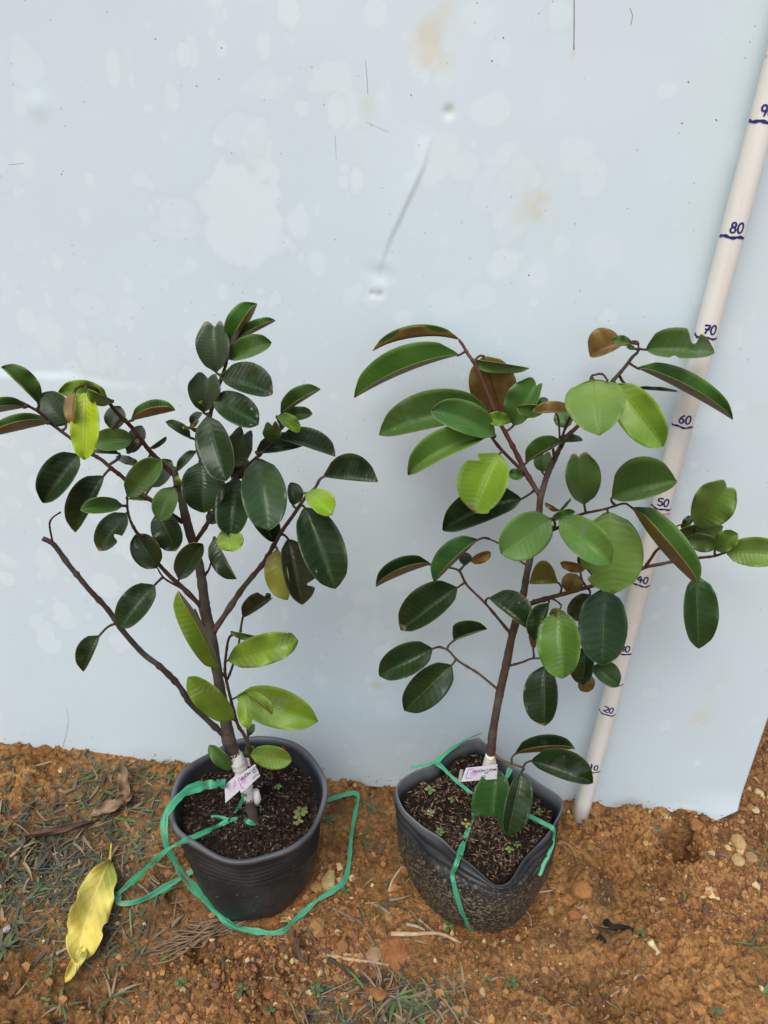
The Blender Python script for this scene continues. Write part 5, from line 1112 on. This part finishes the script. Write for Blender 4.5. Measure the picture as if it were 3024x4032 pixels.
for (c, x, y, h_, nl, rad, col, lab) in [
    ('N', 1080, 760, .010, 6, .0075, (.22, .27, .07), 'olive rosette seedling in the round pot soil'), ('N', 1055, 815, .008, 5, .006, (.26, .30, .09), 'pale lower rosette seedling in the round pot soil'),
    ('N', 912, 560, .006, 5, .0045, (.15, .28, .07), 'tiny bright seedling behind the tag in the round pot'), ('N', 790, 725, .005, 3, .003, (.18, .32, .08), 'tiny two-leaved sprout beside the grey trunk'),
    ('R', 445, 590, .008, 4, .006, (.22, .34, .09), 'four-leaved pale seedling in the bag pot near the knot'), ('R', 600, 660, .006, 4, .0035, (.20, .32, .10), 'tiny seedling beside the twine in the bag pot'),
    ('R', 450, 765, .008, 7, .0042, (.36, .40, .20), 'pale clustered sprout at the slumped rim of the bag pot'), ('R', 520, 895, .007, 6, .0048, (.17, .30, .09), 'leafy sprout by the front rim of the bag pot'),
    ('R', 705, 830, .006, 4, .0050, (.42, .38, .10), 'yellowing seedling beside the twine in the bag pot'), ('R', 1020, 1030, .008, 4, .0045, (.24, .36, .11), 'small pale seedling at the front of the bag pot'),
    ('R', 1075, 1000, .010, 4, .0042, (.16, .28, .08), 'taller green sprout beside the small pale seedling'), ('R', 1240, 750, .006, 4, .004, (.16, .28, .08), 'small seedling by the twine where it leaves the bag pot'),
    ('R', 1240, 480, .012, 3, .010, (.42, .46, .12), 'yellow-green drooping seedling at the rim nearest the pole, of the bag pot')]:
    b_ = hit(*px(c, x, y), 0.0); b_ = Vector((b_.x, b_.y, b_.z-.001)); seedling(b_, h_*.8, nl, lab, rad*.72, tuple(q*.62 for q in col), None, rs)
for (c, x, y, lab) in [('T', 175, 575, 'small round-leaved seedling in bare clay'), ('T', 530, 620, 'small green seedling beside the rough clods'), ('T', 695, 745, 'upright leafy seedling in the crumbled clay'), ('T', 975, 615, 'broad-leaved green seedling near the stones'),
                       ('U', 395, 240, 'tiny seedling touching the foot of the bag pot'), ('U', 775, 580, 'small two-leaved seedling before the bag pot'), ('S', 600, 1560, 'small pale seedling near the black debris'), ('S', 1150, 2140, 'green seedling on the bare clay near the wood chip'), ('M', 1335, 1925, 'small seedling in dark crumbs near the roots'), ('N', 1400, 1330, 'green weed beside the pale ochre stone'), ('N', 1290, 810, 'green weed between the pots, beside the round pot')]:
    b_ = gpos(*px(c, x, y), 0); seedling(b_, .006, rs.choice([3, 4, 5]), lab, rs.uniform(.0035, .0055), (.085, .15, .05), None, rs)

def blade_strip(V, Fc, fm, base, yaw, length, width, rise, bend, mi):
    b0 = len(V); n = 5; d = Vector((math.cos(yaw), math.sin(yaw), 0)); s = Vector((-math.sin(yaw), math.cos(yaw), 0)); p_ = base.copy(); up_ = rise
    for i in range(n+1):
        u = i/n; ww = width*(.5+.5*math.sin(math.pi*min(1, u*1.0+.15)))*(1-u**3)
        p2 = base+d*(length*u)+s*(bend*length*u*u)+Vector((0, 0, max(0, rise*length*(u-u*u*.75))+.0012))
        V += [p2-s*ww*.5, p2+Vector((0, 0, -ww*.18)), p2+s*ww*.5]
        if i < n:
            a = b0+3*i; Fc += [(a, a+1, a+4, a+3), (a+1, a+2, a+5, a+4)]; fm += [mi, mi]
GRM = []
for nm, cc in (('grass_dull_green', (.066, .088, .034)), ('grass_grey', (.100, .095, .052)), ('grass_straw', (.24, .175, .10)), ('grass_fresh', (.085, .155, .045)), ('grass_dark', (.05, .055, .04))):
    mt, t, p = newmat(nm); g = N(t, 'ShaderNodeNewGeometry'); c = mixc(t, g.outputs['Random Per Island'], tuple(q*.7 for q in cc)+(1,), tuple(q*1.25 for q in cc)+(1,)); L(t, c, p.inputs['Base Color']); p.inputs['Roughness'].default_value = .6; GRM.append(mt)
def tuft(c, x, y, n, ln, wd, label, probs, rise=.8, spread=6.28, yaw0=0):
    b_ = gpos(*px(c, x, y), 0); rt = empty('grass_tuft', b_); tag(rt, label, 'grass'); rg_ = random.Random(int(x+y)); ln *= .62; wd *= .8; rise *= .7
    for k in range(n):
        V = []; Fc = []; fm = []
        blade_strip(V, Fc, fm, b_+Vector((rg_.uniform(-.003, .003), rg_.uniform(-.003, .003), 0)), yaw0+rg_.uniform(-spread/2, spread/2), ln*rg_.uniform(.6, 1.3), wd*rg_.uniform(.7, 1.2), rise*rg_.uniform(.2, 1), rg_.uniform(-.3, .3), 0)
        mk('grass_blade', V, Fc, GRM[rg_.choices(range(5), probs)[0]], rt)
tuft('T', 1445, 655, 14, .045, .0045, 'fresh green grass tuft with dry blades before the stones', (1, 1, 3, 4, 1))
tuft('T', 1560, 720, 9, .045, .006, 'broad-bladed green grass tuft beside the tuft with dry blades', (1, 0, 1, 5, 0), .4)
tuft('U', 640, 540, 5, .030, .004, 'small sparse grass tuft on the clay before the bag pot', (2, 0, 1, 3, 0))
tuft('U', 1215, 560, 5, .040, .004, 'thin lone grass tuft near the slender pale stick', (2, 1, 0, 2, 0))
tuft('S', 1420, 1640, 5, .050, .003, 'wiry green grass stem bending over bare clay', (2, 0, 0, 2, 0))
tuft('S', 1510, 980, 6, .05, .004, 'green grass tuft beside the brown stone', (2, 1, 0, 2, 0))
tuft('S', 1520, 1990, 6, .035, .005, 'leafy grass tuft at the edge of the bare clay', (2, 0, 1, 3, 0))
tuft('M', 440, 2090, 9, .035, .0035, 'sparse grass tuft near the yellow leaf', (3, 1, 1, 2, 0))
tuft('M', 830, 2010, 8, .045, .004, 'grass tuft with dark dry stems near the yellow leaf tip', (3, 1, 2, 2, 1))
tuft('M', 1160, 380, 9, .035, .0045, 'green grass tuft growing at the foot of the board', (3, 1, 0, 3, 0))
tuft('M', 700, 370, 8, .04, .004, 'trampled grass tuft beside the upright dry leaf', (3, 2, 0, 1, 0))
tuft('M', 30, 1650, 8, .04, .006, 'short broad grass tuft beside the grey stone', (3, 2, 0, 3, 0))
tuft('R', 40, 730, 6, .035, .004, 'grass tuft between the two pots near the board', (3, 1, 0, 2, 0))
tuft('N', 1500, 920, 5, .05, .006, 'flat green grass blades between the two pots', (4, 0, 0, 1, 0), .15)
# uncountable clippings, straw and crumbs
V = []; Fc = []; fm = []; rg_ = random.Random(21)
def clip_zone(n, c, x0, x1, y0, y1, ln, wd, probs, dens=None):
    k = 0
    while k < n:
        x, y = rg_.uniform(x0, x1), rg_.uniform(y0, y1)
        if dens and rg_.random() > dens(x, y): continue
        g = at_z(*px(c, x, y), 0); k += 1
        if (g.x-P1.x)**2+(g.y-P1.y)**2 < (RB1+.004)**2 or (g.x-C2B.x)**2+(g.y-C2B.y)**2 < (RB2+.004)**2: continue
        if (g-br).dot(BN) < .012 and (g-br).dot(BX) < 0.02: continue
        z = gz(g.x, g.y); blade_strip(V, Fc, fm, Vector((g.x, g.y, z+.0005)), rg_.uniform(0, 6.28), ln*rg_.uniform(.4, 1.5), wd*rg_.uniform(.5, 1.4), rg_.uniform(0, .35), rg_.uniform(-.4, .4), rg_.choices(range(5), probs)[0])
gd = lambda x, y: math.exp(-((x-330)/420)**2-((y-1030)/330)**2)+.12
clip_zone(760, 'M', -40, 1300, 230, 1750, .024, .0034, (4, 5, 2, .6, 5), gd)
clip_zone(240, 'M', 560, 1300, 240, 1000, .018, .0032, (4, 3, 2, 2, 2))
clip_zone(90, 'M', 0, 1300, 1500, 2212, .014, .0026, (3, 2, 3, 3, 1))
clip_zone(190, 'T', 880, 1900, 560, 860, .022, .0028, (2, 2, 5, 1, 2))
clip_zone(80, 'T', 300, 1650, 100, 560, .013, .0022, (2, 2, 4, 1, 2))
clip_zone(150, 'U', 0, 1659, 150, 860, .011, .0018, (2, 1, 5, 2, 1))
clip_zone(40, 'R', -60, 400, 560, 1700, .016, .0026, (3, 1, 3, 2, 2))
clip_zone(60, 'S', 100, 1542, 800, 2212, .010, .0016, (2, 1, 5, 2, 1))
clip_zone(300, 'M', -40, 1300, 500, 1650, .042, .0011, (1, 2, 4, 0, 4), gd)
clip_zone(80, 'T', 900, 1850, 560, 860, .045, .0012, (1, 1, 5, 0, 2))
tag(mk('grass_clippings', V, Fc, GRM, fmat=fm), 'scattered dull green grass clippings and straw bits on the clay', 'grass', None, 'stuff')
CRM = []
for nm, cc in (('crumb_ochre', (.36, .180, .060)), ('crumb_red', (.25, .105, .034)), ('crumb_pale', (.54, .39, .19)), ('crumb_dark', (.14, .072, .034))):
    mt, t, p = newmat(nm); g = N(t, 'ShaderNodeNewGeometry'); c = mixc(t, g.outputs['Random Per Island'], tuple(q*.65 for q in cc)+(1,), tuple(q*1.2 for q in cc)+(1,)); L(t, c, p.inputs['Base Color']); p.inputs['Roughness'].default_value = .9; CRM.append(mt)
ico_v = []; ph_ = (1+5**.5)/2
for a in (-1, 1):
    for b in (-ph_, ph_): ico_v += [(0, a, b), (a, b, 0), (b, 0, a)]
ico_v = np.array(ico_v)/math.sqrt(1+ph_*ph_)
hull = []
for i in range(12):
    for j in range(i+1, 12):
        for k in range(j+1, 12):
            if all(abs(np.linalg.norm(ico_v[p_]-ico_v[q_])-1.0515) < .01 for p_, q_ in ((i, j), (j, k), (i, k))):
                nrm_ = np.cross(ico_v[j]-ico_v[i], ico_v[k]-ico_v[i]); hull.append((i, j, k) if nrm_.dot(ico_v[i]) > 0 else (i, k, j))
hull = np.array(hull)
def crumbs(n, pick, smin, smax, probs):
    VV_ = []; FF = []; MM = []; k = 0; tries = 0
    while k < n and tries < n*8:
        tries += 1; g = pick()
        if (g.x-P1.x)**2+(g.y-P1.y)**2 < (RB1+.002)**2 or (g.x-C2B.x)**2+(g.y-C2B.y)**2 < (RB2+.002)**2: continue
        VV_.append((g.x, g.y)); k += 1
    xy = np.array(VV_); z = gh(xy[:, 0], xy[:, 1]); n = len(xy)
    s = smin*(smax/smin)**(RNG.random(n)**2.2); P_ = ico_v[None]*(1+.30*RNG.normal(size=(n, 12, 1)))*s[:, None, None]*RNG.uniform(.6, 1.2, (n, 1, 3))
    P_ += np.stack([xy[:, 0], xy[:, 1], z+s*.25], 1)[:, None, :]
    F_ = (hull[None]+12*np.arange(n)[:, None, None]).reshape(-1, 3); M_ = np.repeat(RNG.choice(len(probs), n, p=np.array(probs)/sum(probs)), len(hull))
    return P_.reshape(-1, 3), F_, M_
def pick_zone(zones):
    def f():
        c, x0, x1, y0, y1 = rg_.choices([z[0] for z in zones], [z[1] for z in zones])[0]
        return at_z(*px(c, rg_.uniform(x0, x1), rg_.uniform(y0, y1)), 0)
    return f
A1 = crumbs(13000, pick_zone([(('X', -80, 3100, 2950, 4080), 5), (('T', 380, 1300, 300, 700), 2.2), (('S', 650, 1542, 700, 1550), 2.4), (('S', 1250, 1560, 100, 800), 1.2), (('S', 0, 500, 700, 1000), .5), (('N', 850, 1500, 1050, 1843), 1.0), (('T', -200, 900, 450, 802), 1.0), (('U', 300, 1100, 200, 802), 1.0)]), .0007, .0044, (5, 6, .6, 3.5))
crm = mk('soil_crumbs', A1[0], A1[1], CRM, smooth=False, fmat=A1[2]); tag(crm, 'loose crumbs and grit of orange clay strewn over the ground', 'soil crumbs', None, 'stuff')
A2 = crumbs(270, pick_zone([(('X', -80, 3100, 2950, 4080), 3), (('S', 650, 1542, 700, 1400), 1.3), (('S', 1250, 1560, 100, 800), .9), (('N', 850, 1500, 1050, 1843), 1.2), (('T', 380, 1300, 300, 700), 1)]), .003, .0070, (5, 2.5, 2, 1))
tag(mk('gravel', A2[0], A2[1], CRM, smooth=False, fmat=A2[2]), 'small ochre and pale gravel stones scattered over the clay', 'gravel', None, 'stuff')
# black debris on the clay
for (c, pts, lab) in [('S', [(350, 1460), (390, 1500), (470, 1500), (545, 1520)], 'black charred root lying beside the dark red chip'), ('S', [(300, 1575), (340, 1605)], 'short black charred bit near the charred root')]:
    stick('charred_root', c, pts, .0042, (.018, .016, .014), lab, 'root', None, .002)
